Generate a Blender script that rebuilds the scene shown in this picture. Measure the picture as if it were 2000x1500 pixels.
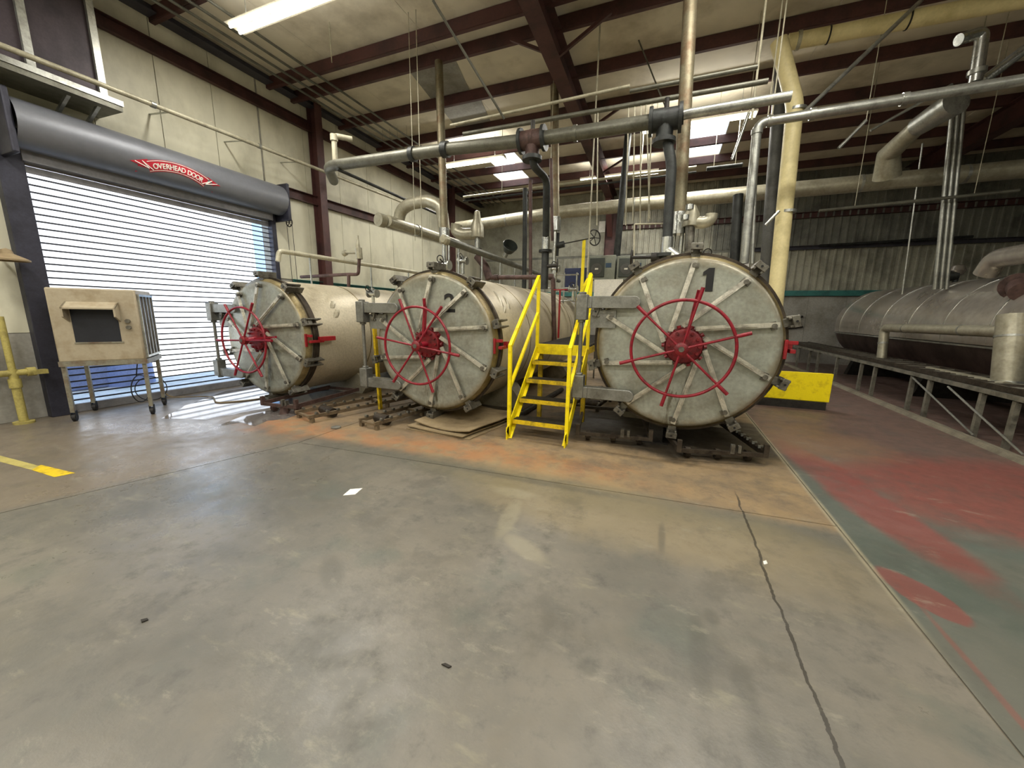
import bpy, math, random
from math import radians, sin, cos, pi, sqrt, atan2
from mathutils import Vector, Matrix
random.seed(7)
for o in list(bpy.data.objects): bpy.data.objects.remove(o)
SC = bpy.context.scene; COL = SC.collection
# ------------------------------------------------------------------ camera
F = 735.0; CAMH = 1.6; YAW = radians(21.9); PITCH = radians(10.7); ROLL = radians(0.9)
fw = Vector((-sin(YAW)*cos(PITCH), cos(YAW)*cos(PITCH), -sin(PITCH)))
rt0 = Vector((cos(YAW), sin(YAW), 0)); up0 = rt0.cross(fw)
rt = rt0*cos(ROLL)+up0*sin(ROLL); up = -rt0*sin(ROLL)+up0*cos(ROLL)
CP = Vector((0, 0, CAMH))
cam = bpy.data.cameras.new('camera'); cam.sensor_width = 36; cam.lens = F/2000*36; cam.clip_start = .02; cam.clip_end = 300
co = bpy.data.objects.new('camera', cam); COL.objects.link(co)
co.matrix_world = Matrix(((rt.x, up.x, -fw.x, CP.x), (rt.y, up.y, -fw.y, CP.y), (rt.z, up.z, -fw.z, CP.z), (0, 0, 0, 1)))
SC.camera = co
def P(x, y, X=None, Y=None, Z=None):
    """world point seen at pixel x, y of the 2000x1500 photograph on a plane of the building"""
    d = fw+rt*((x-1000)/F)-up*((y-750)/F)
    t = X/d.x if X is not None else (Y/d.y if Y is not None else (Z-CAMH)/d.z)
    return CP+d*t
# ------------------------------------------------------------------ view, sky, sun, lights
SC.view_settings.view_transform = 'Standard'; SC.view_settings.look = 'None'
SC.view_settings.gamma = 1; SC.view_settings.use_curve_mapping = False
SC.view_settings.exposure = 0.0
W = bpy.data.worlds.new('sky'); SC.world = W; W.use_nodes = True
bg = W.node_tree.nodes['Background']; bg.inputs[0].default_value = (.36, .60, 1, 1); bg.inputs[1].default_value = 2.1
def light(kind, name, loc, energy, color, size=None, size_y=None, rot=(0, 0, 0)):
    l = bpy.data.lights.new(name, kind); l.energy = energy; l.color = color
    if size: l.shape = 'RECTANGLE'; l.size = size; l.size_y = size_y or size
    o = bpy.data.objects.new(name, l); COL.objects.link(o); o.location = loc; o.rotation_euler = rot
    return o
s = light('SUN', 'sun', (0, 0, 20), 13, (1, .97, .92)); s.data.angle = radians(.8)
s.rotation_euler = Vector((-.42, .15, -1)).to_track_quat('-Z', 'Y').to_euler()
LAMPC = (1, .975, .915)
LAMPW = 140.0
# ------------------------------------------------------------------ materials
def c3(h):
    v = [int(h[i:i+2], 16)/255 for i in (0, 2, 4)]
    return tuple(x/12.92 if x < .04045 else ((x+.055)/1.055)**2.4 for x in v)+(1,)
M = {}
def mat(name, col, rough=.6, metal=0, dirt=None, amt=.5, scale=3, bump=0, bscale=40, stretch=(1, 1, 1), spec=.5, rvar=.12, fine=.12):
    m = bpy.data.materials.new(name); m.use_nodes = True; nt = m.node_tree; b = nt.nodes['Principled BSDF']
    L = nt.links.new
    tc = nt.nodes.new('ShaderNodeTexCoord'); mp = nt.nodes.new('ShaderNodeMapping'); mp.inputs['Scale'].default_value = stretch
    L(tc.outputs['Object'], mp.inputs['Vector'])
    n = nt.nodes.new('ShaderNodeTexNoise'); n.inputs['Scale'].default_value = scale; n.inputs['Detail'].default_value = 7; n.inputs['Roughness'].default_value = .62
    L(mp.outputs[0], n.inputs['Vector'])
    r = nt.nodes.new('ShaderNodeValToRGB'); r.color_ramp.elements[0].position = .62-.35*amt; r.color_ramp.elements[1].position = .86-.3*amt
    L(n.outputs['Fac'], r.inputs['Fac'])
    mx = nt.nodes.new('ShaderNodeMix'); mx.data_type = 'RGBA'
    c = c3(col); d = c3(dirt) if dirt else tuple(x*.72 for x in c[:3])+(1,)
    mx.inputs['A'].default_value = c; mx.inputs['B'].default_value = d
    L(r.outputs['Color'], mx.inputs['Factor'])
    n2 = nt.nodes.new('ShaderNodeTexNoise'); n2.inputs['Scale'].default_value = bscale; n2.inputs['Detail'].default_value = 4
    L(mp.outputs[0], n2.inputs['Vector'])
    hs = nt.nodes.new('ShaderNodeHueSaturation')
    mr = nt.nodes.new('ShaderNodeMapRange'); mr.inputs['From Min'].default_value = .3; mr.inputs['From Max'].default_value = .7
    mr.inputs['To Min'].default_value = 1-fine; mr.inputs['To Max'].default_value = 1+fine
    L(n2.outputs['Fac'], mr.inputs['Value']); L(mr.outputs[0], hs.inputs['Value']); L(mx.outputs['Result'], hs.inputs['Color'])
    L(hs.outputs[0], b.inputs['Base Color'])
    rr = nt.nodes.new('ShaderNodeMapRange'); rr.inputs['To Min'].default_value = max(.04, rough-rvar); rr.inputs['To Max'].default_value = min(1, rough+rvar)
    L(n.outputs['Fac'], rr.inputs['Value']); L(rr.outputs[0], b.inputs['Roughness'])
    b.inputs['Metallic'].default_value = metal; b.inputs['Specular IOR Level'].default_value = spec
    if bump:
        bp = nt.nodes.new('ShaderNodeBump'); bp.inputs['Strength'].default_value = bump; bp.inputs['Distance'].default_value = .01
        L(n2.outputs['Fac'], bp.inputs['Height']); L(bp.outputs[0], b.inputs['Normal'])
    M[name] = m; return m
def emis(name, col, st):
    m = bpy.data.materials.new(name); m.use_nodes = True; b = m.node_tree.nodes['Principled BSDF']
    b.inputs['Base Color'].default_value = c3(col); b.inputs['Emission Color'].default_value = c3(col); b.inputs['Emission Strength'].default_value = st
    M[name] = m; return m
mat('liner', 'cdc9b2', .55, 0, 'a5a18a', .42, 1.1, .5, 3.2, (1, 1, .6), rvar=.08, fine=.07)
mat('liner_low', '96938a', .6, 0, '6d695c', .5, 1.2, .1, 20)
mat('roof_blanket', 'd6cdb6', .6, 0, '9a8e74', .35, .8, .5, 2.0, rvar=.08, fine=.08)
mat('red_steel', '4f2e2a', .6, 0, '33201d', .5, 2, .1, 30)
mat('rake_steel', '45434a', .6, 0, '34323a', .5, 2)
mat('teal', '2f6f68', .5, 0, '1f4c48', .5, 3)
mat('rib_metal', 'a3a190', .5, .2, '6a685c', .5, 1.3)
mat('rib_dark', '77776c', .5, .1, '474740', .5, 1.3)
mat('tank_shell', 'c0b69d', .42, .25, '998d74', .45, 1.6, .12, 30, rvar=.12)
mat('tank_door', 'a5a89d', .34, .4, '827f70', .55, 1.9, .2, 26, rvar=.16)
mat('scuff', 'b5ad96', .35, .4, '8a8068', .5, 9, .3, 30)
mat('door_edge', '8f8159', .4, .5, '4d3f2a', .6, 3.5, .2, 50)
mat('flange_dark', '4c4338', .5, .6, '2c241c', .6, 6, .3, 60)
mat('bar_steel', 'c9c5b6', .38, .45, '7a7569', .5, 7, .15, 60)
mat('lug_steel', '79766c', .45, .7, '4a453c', .55, 9, .3, 60)
mat('hinge_steel', '8b8b84', .42, .6, '66645c', .5, 5, .1, 60)
mat('hand_red', '8c1024', .36, 0, '5c0c16', .45, 14, .15, 80, spec=.5)
mat('hub_red', '7c0e18', .45, 0, '4a0c10', .55, 16, .3, 80)
mat('latch_red', '96121c', .45, 0, '7a1015', .5, 12)
mat('yellow', 'f8e000', .45, 0, 'c4a400', .3, 6, .05, 60, fine=.05)
mat('yellow_worn', 'dcbb10', .5, 0, '6a5a1c', .48, 9, .1, 60)
mat('yellow_pale', 'b5a860', .5, 0, '8c8048', .5, 7, .2, 50)
mat('grate', '3a3630', .6, .5, '25211c', .5, 12, .5, 90)
mat('black_iron', '35322d', .55, .5, '201c18', .5, 10, .3, 60)
mat('cart_iron', '4a4238', .5, .6, '2a231c', .55, 11, .4, 60)
mat('cart_tan', '7a6a52', .6, .3, '4a3c2c', .5, 8, .3, 60)
mat('galv', 'a9aaa2', .35, .75, '7d7d76', .5, 6, .1, 50)
mat('galv_bright', 'c4c6c2', .25, .9, '8f908a', .45, 7, .1, 50)
mat('pipe_grey', '6d6c60', .45, .5, '57554a', .5, 5, .15, 50)
mat('pipe_dark', '3b3d3b', .5, .5, '232322', .5, 6, .2, 50)
mat('pipe_stack', '857e66', .5, .5, '6a4a30', .5, 4, .15, 50)
mat('pipe_brown', '5c4640', .55, .3, '3a2a24', .55, 8, .3, 60)
mat('pipe_pale', 'b0aa93', .5, .2, '88836e', .5, 5, .1, 50)
mat('insul', 'a5a08c', .4, .45, '8a856f', .5, 3.5, .25, 22)
mat('beige_pipe', 'ddcf9a', .5, 0, 'bcae7a', .4, 3, .05, 30, fine=.05)
mat('column_grey', '5b5b58', .55, .2, '40403d', .5, 3)
mat('chrome', 'b4ada2', .24, .6, '9c9486', .45, 2, .03, 9)
mat('hood_grey', '76787e', .42, .25, '6a6c72', .35, 1.4, 0, 20, fine=.04)
mat('jamb_dark', '34343f', .5, .3, '22222a', .5, 4, .1, 40)
mat('slat_dark', '3c3e46', .5, .3)
mat('slat_grey', '8b8a8c', .45, .3, '706f74', .4, 5)
mat('cooler', 'a89c84', .5, 0, '877658', .38, 3.2, .08, 30, fine=.05)
mat('cooler_dark', '1c1e26', .6, 0)
mat('cooler_mesh', '6b6258', .6, .2, '3c352c', .55, 12, .6, 90)
mat('cooler_leg', '8b8878', .5, .4, '6a4c34', .5, 6)
mat('rubber', '1e1c1a', .7, 0)
mat('cardboard', '8d7b5c', .75, 0, '6d5c42', .45, 5, .2, 40)
mat('panel_grey', '8c9084', .5, .1, '72766c', .4, 4, 0)
mat('panel_dark', '3f4440', .35, .1)
mat('white', 'f2efe4', .5)
mat('blue_panel', '27335c', .45)
mat('blue_key', '2d4a66', .4)
mat('black', '121212', .5)
mat('sign_red', 'c22a3c', .45, fine=.03)
mat('vent_dark', '3b3136', .55, .2, '2a2428', .5, 3)
mat('concrete_block', '8d8672', .85, 0, '6d6654', .5, 6, .5, 50)
mat('curb', '77705f', .85, 0, '575042', .5, 4, .4, 40)
mat('rack_steel', '868376', .5, .45, '57544a', .5, 6, .2, 50)
mat('tank_dark', '50403a', .45, .4, '2c211e', .55, 2.5, .2, 30)
mat('outside_white', 'f0f0f0', .8)
mat('outside_blue', '8f9cc8', .6)
mat('outside_ground', 'dedad0', .9)
mat('speck', 'c8c0ac', .8)
mat('dark_speck', '2a2620', .8)
emis('tube_on', 'fff6dc', 9)
m = bpy.data.materials.new('skylight_panel'); m.use_nodes = True; nt = m.node_tree
nt.nodes.remove(nt.nodes['Principled BSDF'])
a = nt.nodes.new('ShaderNodeBsdfTranslucent'); a.inputs[0].default_value = (.9, .9, .86, 1)
b = nt.nodes.new('ShaderNodeBsdfTransparent'); mx = nt.nodes.new('ShaderNodeMixShader'); mx.inputs[0].default_value = .0
nt.links.new(a.outputs[0], mx.inputs[1]); nt.links.new(b.outputs[0], mx.inputs[2]); nt.links.new(mx.outputs[0], nt.nodes['Material Output'].inputs[0]); M['skylight'] = m
# wet film on the concrete
m = bpy.data.materials.new('wet_film'); m.use_nodes = True; b = m.node_tree.nodes['Principled BSDF']
b.inputs['Base Color'].default_value = c3('6a6460'); b.inputs['Roughness'].default_value = .06; b.inputs['IOR'].default_value = 1.7
M['wet'] = m
# ---- floor material: worn concrete, rust near the tanks, red paint at the right
def floor_material():
    m = bpy.data.materials.new('floor_concrete'); m.use_nodes = True; nt = m.node_tree; b = nt.nodes['Principled BSDF']; L = nt.links.new
    geo = nt.nodes.new('ShaderNodeNewGeometry'); sp = nt.nodes.new('ShaderNodeSeparateXYZ'); L(geo.outputs['Position'], sp.inputs[0])
    X, Y = sp.outputs[0], sp.outputs[1]
    def mth(op, a, b=None, c=None):
        n = nt.nodes.new('ShaderNodeMath'); n.operation = op
        for i, v in enumerate((a, b, c)):
            if v is None: continue
            if isinstance(v, (int, float)): n.inputs[i].default_value = v
            else: L(v, n.inputs[i])
        return n.outputs[0]
    def noise(scale, det=6, ro=.6, st=(1, 1, 1), rot=0, off=0):
        mp = nt.nodes.new('ShaderNodeMapping'); mp.inputs['Scale'].default_value = st; mp.inputs['Rotation'].default_value = (0, 0, rot); mp.inputs['Location'].default_value = (off, off, 0)
        L(geo.outputs['Position'], mp.inputs[0])
        n = nt.nodes.new('ShaderNodeTexNoise'); n.inputs['Scale'].default_value = scale; n.inputs['Detail'].default_value = det; n.inputs['Roughness'].default_value = ro
        L(mp.outputs[0], n.inputs['Vector']); return n.outputs['Fac']
    def sm(v, lo, hi):
        n = nt.nodes.new('ShaderNodeMapRange'); n.interpolation_type = 'SMOOTHSTEP'
        n.inputs['From Min'].default_value = lo; n.inputs['From Max'].default_value = hi; L(v, n.inputs['Value']); return n.outputs[0]
    def mix(fac, A, B):
        n = nt.nodes.new('ShaderNodeMix'); n.data_type = 'RGBA'
        if isinstance(fac, (int, float)): n.inputs['Factor'].default_value = fac
        else: L(fac, n.inputs['Factor'])
        for k, v in (('A', A), ('B', B)):
            if isinstance(v, str): n.inputs[k].default_value = c3(v)
            else: L(v, n.inputs[k])
        return n.outputs['Result']
    n1 = noise(.8, 8, .65); n2 = noise(5, 8, .7, off=3); n3 = noise(22, 6, .7); nw = noise(1.6, 5, .6, off=9)
    wob = mth('MULTIPLY', mth('SUBTRACT', nw, .5), 1.0)
    wob2 = mth('MULTIPLY', mth('SUBTRACT', noise(7, 4, .6, off=5), .5), .25)
    wb = mth('ADD', wob, wob2)
    def ell(cx, cy, rx, ry, rot=0, lo=1.12, hi=.88, w=1.0):
        dx, dy = mth('SUBTRACT', X, cx), mth('SUBTRACT', Y, cy)
        u = mth('ADD', mth('MULTIPLY', dx, cos(rot)/rx), mth('MULTIPLY', dy, sin(rot)/rx))
        v = mth('SUBTRACT', mth('MULTIPLY', dy, cos(rot)/ry), mth('MULTIPLY', dx, sin(rot)/ry))
        d = mth('SQRT', mth('ADD', mth('MULTIPLY', u, u), mth('MULTIPLY', v, v)))
        d = mth('ADD', d, mth('MULTIPLY', wb, w))
        return sm(mth('MULTIPLY', d, -1), -lo, -hi)
    col = mix(sm(n1, .35, .65), '7d776b', '66635a')
    col = mix(sm(n2, .5, .75), col, '57544c')
    col = mix(mth('MULTIPLY', sm(noise(2.4, 8, .7, (1, 2.6, 1), .5, 4), .56, .7), .6), col, '8d8873')
    col = mix(mth('MULTIPLY', sm(noise(1.3, 5, .6, off=11), .55, .7), .5), col, '5a6158')
    # left slab, browner
    col = mix(mth('MULTIPLY', sm(mth('MULTIPLY', mth('SUBTRACT', X, mth('MULTIPLY', Y, .28)), -1), 4.95, 5.1), .65), col, '7c6e5c')
    # apron under the tanks: tan and rust, plus painted-in shade below the shells
    ap = sm(mth('SUBTRACT', mth('ADD', Y, mth('MULTIPLY', wob2, .8)), mth('MULTIPLY', X, .0)), 3.25, 3.5)
    left = sm(X, -6.6, -4.6); ap = mth('MULTIPLY', ap, left)
    tan = mix(sm(nw, .4, .62), 'a08660', '8c7658')
    tan = mix(mth('MULTIPLY', sm(n2, .45, .7), .6), tan, '6b5d4a')
    col = mix(mth('MULTIPLY', ap, .85), col, tan)
    for e in ((-4.7, 3.5, .9, .35, 0), (-1.7, 3.75, 1.7, .38, .0), (-3.2, 3.55, 1.6, .22, 0), (-5.2, 3.9, .5, .6, 0)):
        col = mix(mth('MULTIPLY', ell(*e, lo=1.4, hi=.4), mth('MULTIPLY', sm(noise(3.2, 7, .7, off=17), .38, .6), .62)), col, 'aa744a')
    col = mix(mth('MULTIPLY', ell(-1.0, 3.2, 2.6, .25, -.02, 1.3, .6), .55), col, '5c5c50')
    col = mix(mth('MULTIPLY', ell(.2, 5.6, 1.6, 1.1, 0, 1.2, .8), .92), col, '2c271f')  # shade beneath the rightmost tank, put into the floor colour
    col = mix(mth('MULTIPLY', ell(-3.5, 5.8, 2.0, 1.6, 0, 1.2, .6), .8), col, '302a22')  # same for the middle tank: its under-shade darkens the concrete colour
    col = mix(mth('MULTIPLY', ell(-.35, 3.0, 1.9, .5, -.15, 1.3, .5), .35), col, 'a8946a')
    # whitish spill
    sp1 = mth('MAXIMUM', ell(-1.14, 2.95, .20, .09, 0, 1.3, .6, .5), mth('MAXIMUM', ell(-1.03, 2.55, .07, .30, .12, 1.3, .6, .6), ell(-.78, 2.22, .22, .08, -.5, 1.3, .6, .6)))
    col = mix(mth('MULTIPLY', sp1, .5), col, '9c947c')
    col = mix(mth('MULTIPLY', mth('MULTIPLY', ell(-1.1, 1.35, .6, 1.0, 0, 1.2, .4), sm(n3, .5, .7)), .35), col, '8f8b78')
    # tyre marks and dark scuffs
    for e in ((.28, 1.75, .045, .3), (.45, 1.68, .05, .12), (.48, 1.45, .06, .16), (.36, 2.05, .04, .06), (-.2, 1.5, .05, .05), (.75, 1.25, .05, .1), (-1.78, 1.5, .07, .22, .9), (-1.3, 3.25, 1.3, .07), (.1, 2.75, .03, .25)):
        col = mix(mth('MULTIPLY', ell(*e, lo=1.3, hi=.5, w=.9), .5), col, '56544b')
    # long scrapes
    col = mix(mth('MULTIPLY', mth('MULTIPLY', sm(noise(3, 6, .75, (1, 5, 1), -.9, 2), .6, .68), ell(-1.9, 1.7, 1.4, 1.3, 0, 1.3, .4)), .55), col, '605d54')
    # right bay
    rb = sm(X, 1.36, 1.39)
    rbc = mix(sm(n1, .4, .6), '67675d', '555c53')
    rbc = mix(mth('MULTIPLY', sm(Y, 4.2, 6.2), .9), rbc, mix(sm(n2, .4, .7), '745a50', '5f4c46'))
    rbc = mix(mth('MULTIPLY', ell(3.1, 4.75, 1.55, 1.15, .35, 1.15, .6, .7), .85), rbc, mix(sm(n2, .35, .7), '8a4a42', '74423a'))
    rbc = mix(mth('MULTIPLY', ell(1.75, 4.3, .26, 1.5, .14, 1.1, .7, .7), .7), rbc, '84403a')
    rbc = mix(mth('MULTIPLY', ell(1.53, 2.74, .12, .24, .5, 1.1, .9, 1.0), .65), rbc, '84443e')
    rbc = mix(mth('MULTIPLY', ell(1.47, 1.7, .018, 1.1, 0, 1.3, .5, .8), .45), rbc, '8a4a40')
    rbc = mix(mth('MULTIPLY', ell(1.9, 5.9, .8, .8, 0, 1.3, .5), .6), rbc, '8a6c52')
    col = mix(rb, col, rbc)
    col = mix(mth('MULTIPLY', mth('MULTIPLY', sm(X, 1.33, 1.36), sm(mth('MULTIPLY', X, -1), -1.41, -1.38)), mth('MULTIPLY', sm(Y, 1.9, 3.2), .7)), col, 'a39a80')
    # wandering crack and fine crack
    cx = mth('ADD', .72, mth('MULTIPLY', mth('SUBTRACT', noise(2.2, 6, .7, (.01, 1, 1), 0, 6), .5), .10))
    cd = mth('ABSOLUTE', mth('SUBTRACT', X, cx))
    cw = mth('MULTIPLY', noise(3, 4, .7, (.01, 1, 1), 0, 1), .016)
    crack = mth('MULTIPLY', mth('LESS_THAN', cd, cw), sm(mth('MULTIPLY', Y, -1), -3.9, -3.6))
    col = mix(mth('MULTIPLY', crack, .8), col, '332f28')
    col = mix(mth('MULTIPLY', sm(n3, .62, .75), .35), col, '55534a')
    col = mix(mth('MULTIPLY', sm(noise(1.7, 9, .75, off=21), .5, .62), .35), col, '4f4d46')
    col = mix(mth('MULTIPLY', sm(noise(2.9, 9, .78, (1, 2.2, 1), .4, 31), .57, .66), .3), col, 'a39e8a')
    col = mix(.12, col, '000000')
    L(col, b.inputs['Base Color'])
    r = mth('ADD', .27, mth('MULTIPLY', sm(n2, .3, .75), .22))
    r = mth('ADD', r, mth('MULTIPLY', ap, .15)); r = mth('ADD', r, mth('MULTIPLY', sm(n1, .4, .7), .08))
    r = mth('SUBTRACT', r, mth('MULTIPLY', ell(-3.9, 1.9, 1.5, 1.0, .3, 1.3, .4), .09)); r = mth('SUBTRACT', r, mth('MULTIPLY', ell(-6.2, 2.7, 1.3, .35, .3, 1.3, .4), .1)); r = mth('MAXIMUM', r, .14)
    L(r, b.inputs['Roughness']); b.inputs['Specular IOR Level'].default_value = .65
    bp = nt.nodes.new('ShaderNodeBump'); bp.inputs['Strength'].default_value = .35; bp.inputs['Distance'].default_value = .006
    h = mth('SUBTRACT', mth('ADD', mth('MULTIPLY', n3, .35), n2), mth('MULTIPLY', crack, 1.5))
    L(h, bp.inputs['Height']); L(bp.outputs[0], b.inputs['Normal'])
    M['floor'] = m
floor_material()
def door_material(Rr, cz, k):
    base = M['tank_door']; m = base.copy(); m.name = 'tank_door_worn'; nt = m.node_tree; L = nt.links.new
    b = nt.nodes['Principled BSDF']; src = b.inputs['Base Color'].links[0].from_socket
    tc = nt.nodes.new('ShaderNodeTexCoord'); sp = nt.nodes.new('ShaderNodeSeparateXYZ'); L(tc.outputs['Object'], sp.inputs[0])
    def mth(op, a, b_=None):
        n = nt.nodes.new('ShaderNodeMath'); n.operation = op
        for i, v in enumerate((a, b_)):
            if v is None: continue
            if isinstance(v, (int, float)): n.inputs[i].default_value = v
            else: L(v, n.inputs[i])
        return n.outputs[0]
    def sm(v, lo, hi):
        n = nt.nodes.new('ShaderNodeMapRange'); n.interpolation_type = 'SMOOTHSTEP'; n.inputs['From Min'].default_value = lo; n.inputs['From Max'].default_value = hi; L(v, n.inputs['Value']); return n.outputs[0]
    def noise(sc, st):
        mp = nt.nodes.new('ShaderNodeMapping'); mp.inputs['Scale'].default_value = st; mp.inputs['Location'].default_value = (k*3.1, 0, k); L(tc.outputs['Object'], mp.inputs[0])
        n = nt.nodes.new('ShaderNodeTexNoise'); n.inputs['Scale'].default_value = sc; n.inputs['Detail'].default_value = 7; n.inputs['Roughness'].default_value = .65; L(mp.outputs[0], n.inputs['Vector']); return n.outputs['Fac']
    def mix(f, A, col):
        n = nt.nodes.new('ShaderNodeMix'); n.data_type = 'RGBA'; L(f, n.inputs['Factor']); L(A, n.inputs['A']); n.inputs['B'].default_value = c3(col); return n.outputs['Result']
    x, z = sp.outputs[0], mth('SUBTRACT', sp.outputs[2], cz)
    r = mth('SQRT', mth('ADD', mth('MULTIPLY', x, x), mth('MULTIPLY', z, z)))
    n1 = noise(3.5, (1, 1, 1)); rr = mth('ADD', r, mth('MULTIPLY', mth('SUBTRACT', n1, .5), .25))
    c = mix(mth('MULTIPLY', sm(rr, Rr*.86, Rr*.98), .6), src, '7e6c48')
    st = mth('MULTIPLY', sm(mth('MULTIPLY', z, -1), .3, .5), sm(noise(5, (3.5, 1, .7)), .5, .62))
    st = mth('MULTIPLY', st, sm(mth('MULTIPLY', mth('ABSOLUTE', x), -1), -.22, -.05))
    c = mix(mth('MULTIPLY', st, .85), c, '4c4228')
    c = mix(mth('MULTIPLY', sm(noise(4, (2.2, 1, .5)), .56, .7), .3), c, '787a70')
    L(c, b.inputs['Base Color']); return m
# ------------------------------------------------------------------ mesh helpers
Z3 = Vector((0, 0, 1))
def V(*a): return Vector(a)
def frame(d):
    d = d.normalized(); a = Z3 if abs(d.z) < .95 else Vector((1, 0, 0))
    u = a.cross(d).normalized(); return u, d.cross(u)
def fillet(pts, bend, n=5):
    if not bend or len(pts) < 3: return pts
    out = [pts[0]]
    for i in range(1, len(pts)-1):
        a, p, c = pts[i-1], pts[i], pts[i+1]
        la, lc = (a-p).length, (c-p).length; r = min(bend, la*.49, lc*.49)
        s, e = p+(a-p)/la*r, p+(c-p)/lc*r
        for k in range(n+1):
            t = k/n; out.append(s*(1-t)**2+p*2*t*(1-t)+e*t*t)
    out.append(pts[-1]); return out
class MB:
    def __init__(s): s.v = []; s.f = []
    def add(s, vs, fs):
        b = len(s.v); s.v += [Vector(v) for v in vs]; s.f += [tuple(i+b for i in f) for f in fs]; return s
    def box(s, c, d, rot=None):
        c = Vector(c); h = [x/2 for x in d]
        vs = [Vector((sx*h[0], sy*h[1], sz*h[2])) for sx in (-1, 1) for sy in (-1, 1) for sz in (-1, 1)]
        if rot: vs = [rot @ v for v in vs]
        return s.add([v+c for v in vs], [(0, 1, 3, 2), (4, 6, 7, 5), (0, 4, 5, 1), (2, 3, 7, 6), (0, 2, 6, 4), (1, 5, 7, 3)])
    def b2(s, a, b):
        return s.box([(a[i]+b[i])/2 for i in range(3)], [abs(a[i]-b[i]) for i in range(3)])
    def bar(s, p0, p1, w, t, side=None):
        """rectangular bar from p0 to p1, w across 'side', t across the other"""
        p0, p1 = Vector(p0), Vector(p1); d = (p1-p0).normalized()
        if side is None: u, v = frame(d)
        else: u = (Vector(side)-d*d.dot(Vector(side))).normalized(); v = d.cross(u)
        vs = [p+u*(a*w/2)+v*(b*t/2) for p in (p0, p1) for a, b in ((-1, -1), (1, -1), (1, 1), (-1, 1))]
        return s.add(vs, [(3, 2, 1, 0), (4, 5, 6, 7), (0, 1, 5, 4), (1, 2, 6, 5), (2, 3, 7, 6), (3, 0, 4, 7)])
    def tube(s, pts, r, n=12, bend=0, caps=True):
        pts = fillet([Vector(p) for p in pts], bend); N = len(pts)
        rs = r if isinstance(r, (list, tuple)) else [r]*N
        if len(rs) != N: rs = [rs[0]+(rs[-1]-rs[0])*i/(N-1) for i in range(N)]
        u, _ = frame(pts[1]-pts[0]); vs = []; fs = []
        for i, p in enumerate(pts):
            d0 = (pts[i]-pts[i-1]).normalized() if i else (pts[1]-pts[0]).normalized()
            d1 = (pts[i+1]-pts[i]).normalized() if i < N-1 else d0
            d = (d0+d1); d = d.normalized() if d.length > 1e-6 else d0
            u = (u-d*u.dot(d)).normalized(); w = d.cross(u)
            for k in range(n):
                a = 2*pi*k/n; vs.append(p+(u*cos(a)+w*sin(a))*rs[i])
        for i in range(N-1):
            for k in range(n):
                k2 = (k+1) % n; fs.append((i*n+k, i*n+k2, (i+1)*n+k2, (i+1)*n+k))
        if caps: fs.append(tuple(range(n-1, -1, -1))); fs.append(tuple((N-1)*n+k for k in range(n)))
        return s.add(vs, fs)
    def cyl(s, p0, p1, r, n=16, r1=None): return s.tube([p0, p1], [r, r if r1 is None else r1], n)
    def lathe(s, prof, o, ax, n=32, a0=0, a1=2*pi):
        """prof: (distance along ax, radius)"""
        o = Vector(o); ax = Vector(ax).normalized(); u, w = frame(ax); vs = []; fs = []; full = abs(a1-a0-2*pi) < 1e-6
        m = n if full else n+1
        for t, r in prof:
            for k in range(m):
                a = a0+(a1-a0)*k/n; vs.append(o+ax*t+(u*cos(a)+w*sin(a))*r)
        for i in range(len(prof)-1):
            for k in range(n):
                k2 = (k+1) % m; fs.append((i*m+k, i*m+k2, (i+1)*m+k2, (i+1)*m+k))
        return s.add(vs, fs)
    def torus(s, c, ax, R, r, n=48, m=10):
        c = Vector(c); ax = Vector(ax).normalized(); u, w = frame(ax); vs = []; fs = []
        for i in range(n):
            a = 2*pi*i/n; e = u*cos(a)+w*sin(a)
            for k in range(m):
                b = 2*pi*k/m; vs.append(c+e*(R+r*cos(b))+ax*(r*sin(b)))
        for i in range(n):
            for k in range(m): fs.append((i*m+k, ((i+1) % n)*m+k, ((i+1) % n)*m+(k+1) % m, i*m+(k+1) % m))
        return s.add(vs, fs)
    def prism(s, poly, d):
        d = Vector(d); n = len(poly); poly = [Vector(p) for p in poly]
        return s.add(poly+[p+d for p in poly], [tuple(range(n-1, -1, -1)), tuple(range(n, 2*n))]+[(i, (i+1) % n, n+(i+1) % n, n+i) for i in range(n)])
    def build(s, name, m, parent=None, local=False, bevel=0, smooth=True):
        off = Vector((0, 0, 0))
        if parent is not None and not local:
            q = parent
            while q is not None: off = off+q.location; q = q.parent
        me = bpy.data.meshes.new(name); me.from_pydata([tuple(v-off) for v in s.v], [], s.f); me.update()
        me.materials.append(M[m] if isinstance(m, str) else m)
        if smooth: me.shade_smooth(); me.set_sharp_from_angle(angle=radians(38))
        o = bpy.data.objects.new(name, me); COL.objects.link(o)
        if parent is not None: o.parent = parent
        if bevel:
            b = o.modifiers.new('bevel', 'BEVEL'); b.width = bevel; b.segments = 2; b.limit_method = 'ANGLE'
        return o
def tag(o, label=None, cat=None, group=None, kind=None):
    if label: o['label'] = label
    if cat: o['category'] = cat
    if group: o['group'] = group
    if kind: o['kind'] = kind
    return o
def thing(name, loc, label, cat, group=None, rz=0):
    o = bpy.data.objects.new(name, None); COL.objects.link(o); o.location = loc; o.rotation_euler.z = rz; o.empty_display_size = .1
    return tag(o, label, cat, group)
def text_mesh(txt, size, depth, font_width=1.0):
    cu = bpy.data.curves.new('t', 'FONT'); cu.body = txt; cu.size = size; cu.extrude = depth; cu.align_x = 'CENTER'; cu.offset = size*.018
    o = bpy.data.objects.new('t', cu); COL.objects.link(o)
    dg = bpy.context.evaluated_depsgraph_get(); me = bpy.data.meshes.new_from_object(o.evaluated_get(dg))
    bpy.data.objects.remove(o); return me
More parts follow.
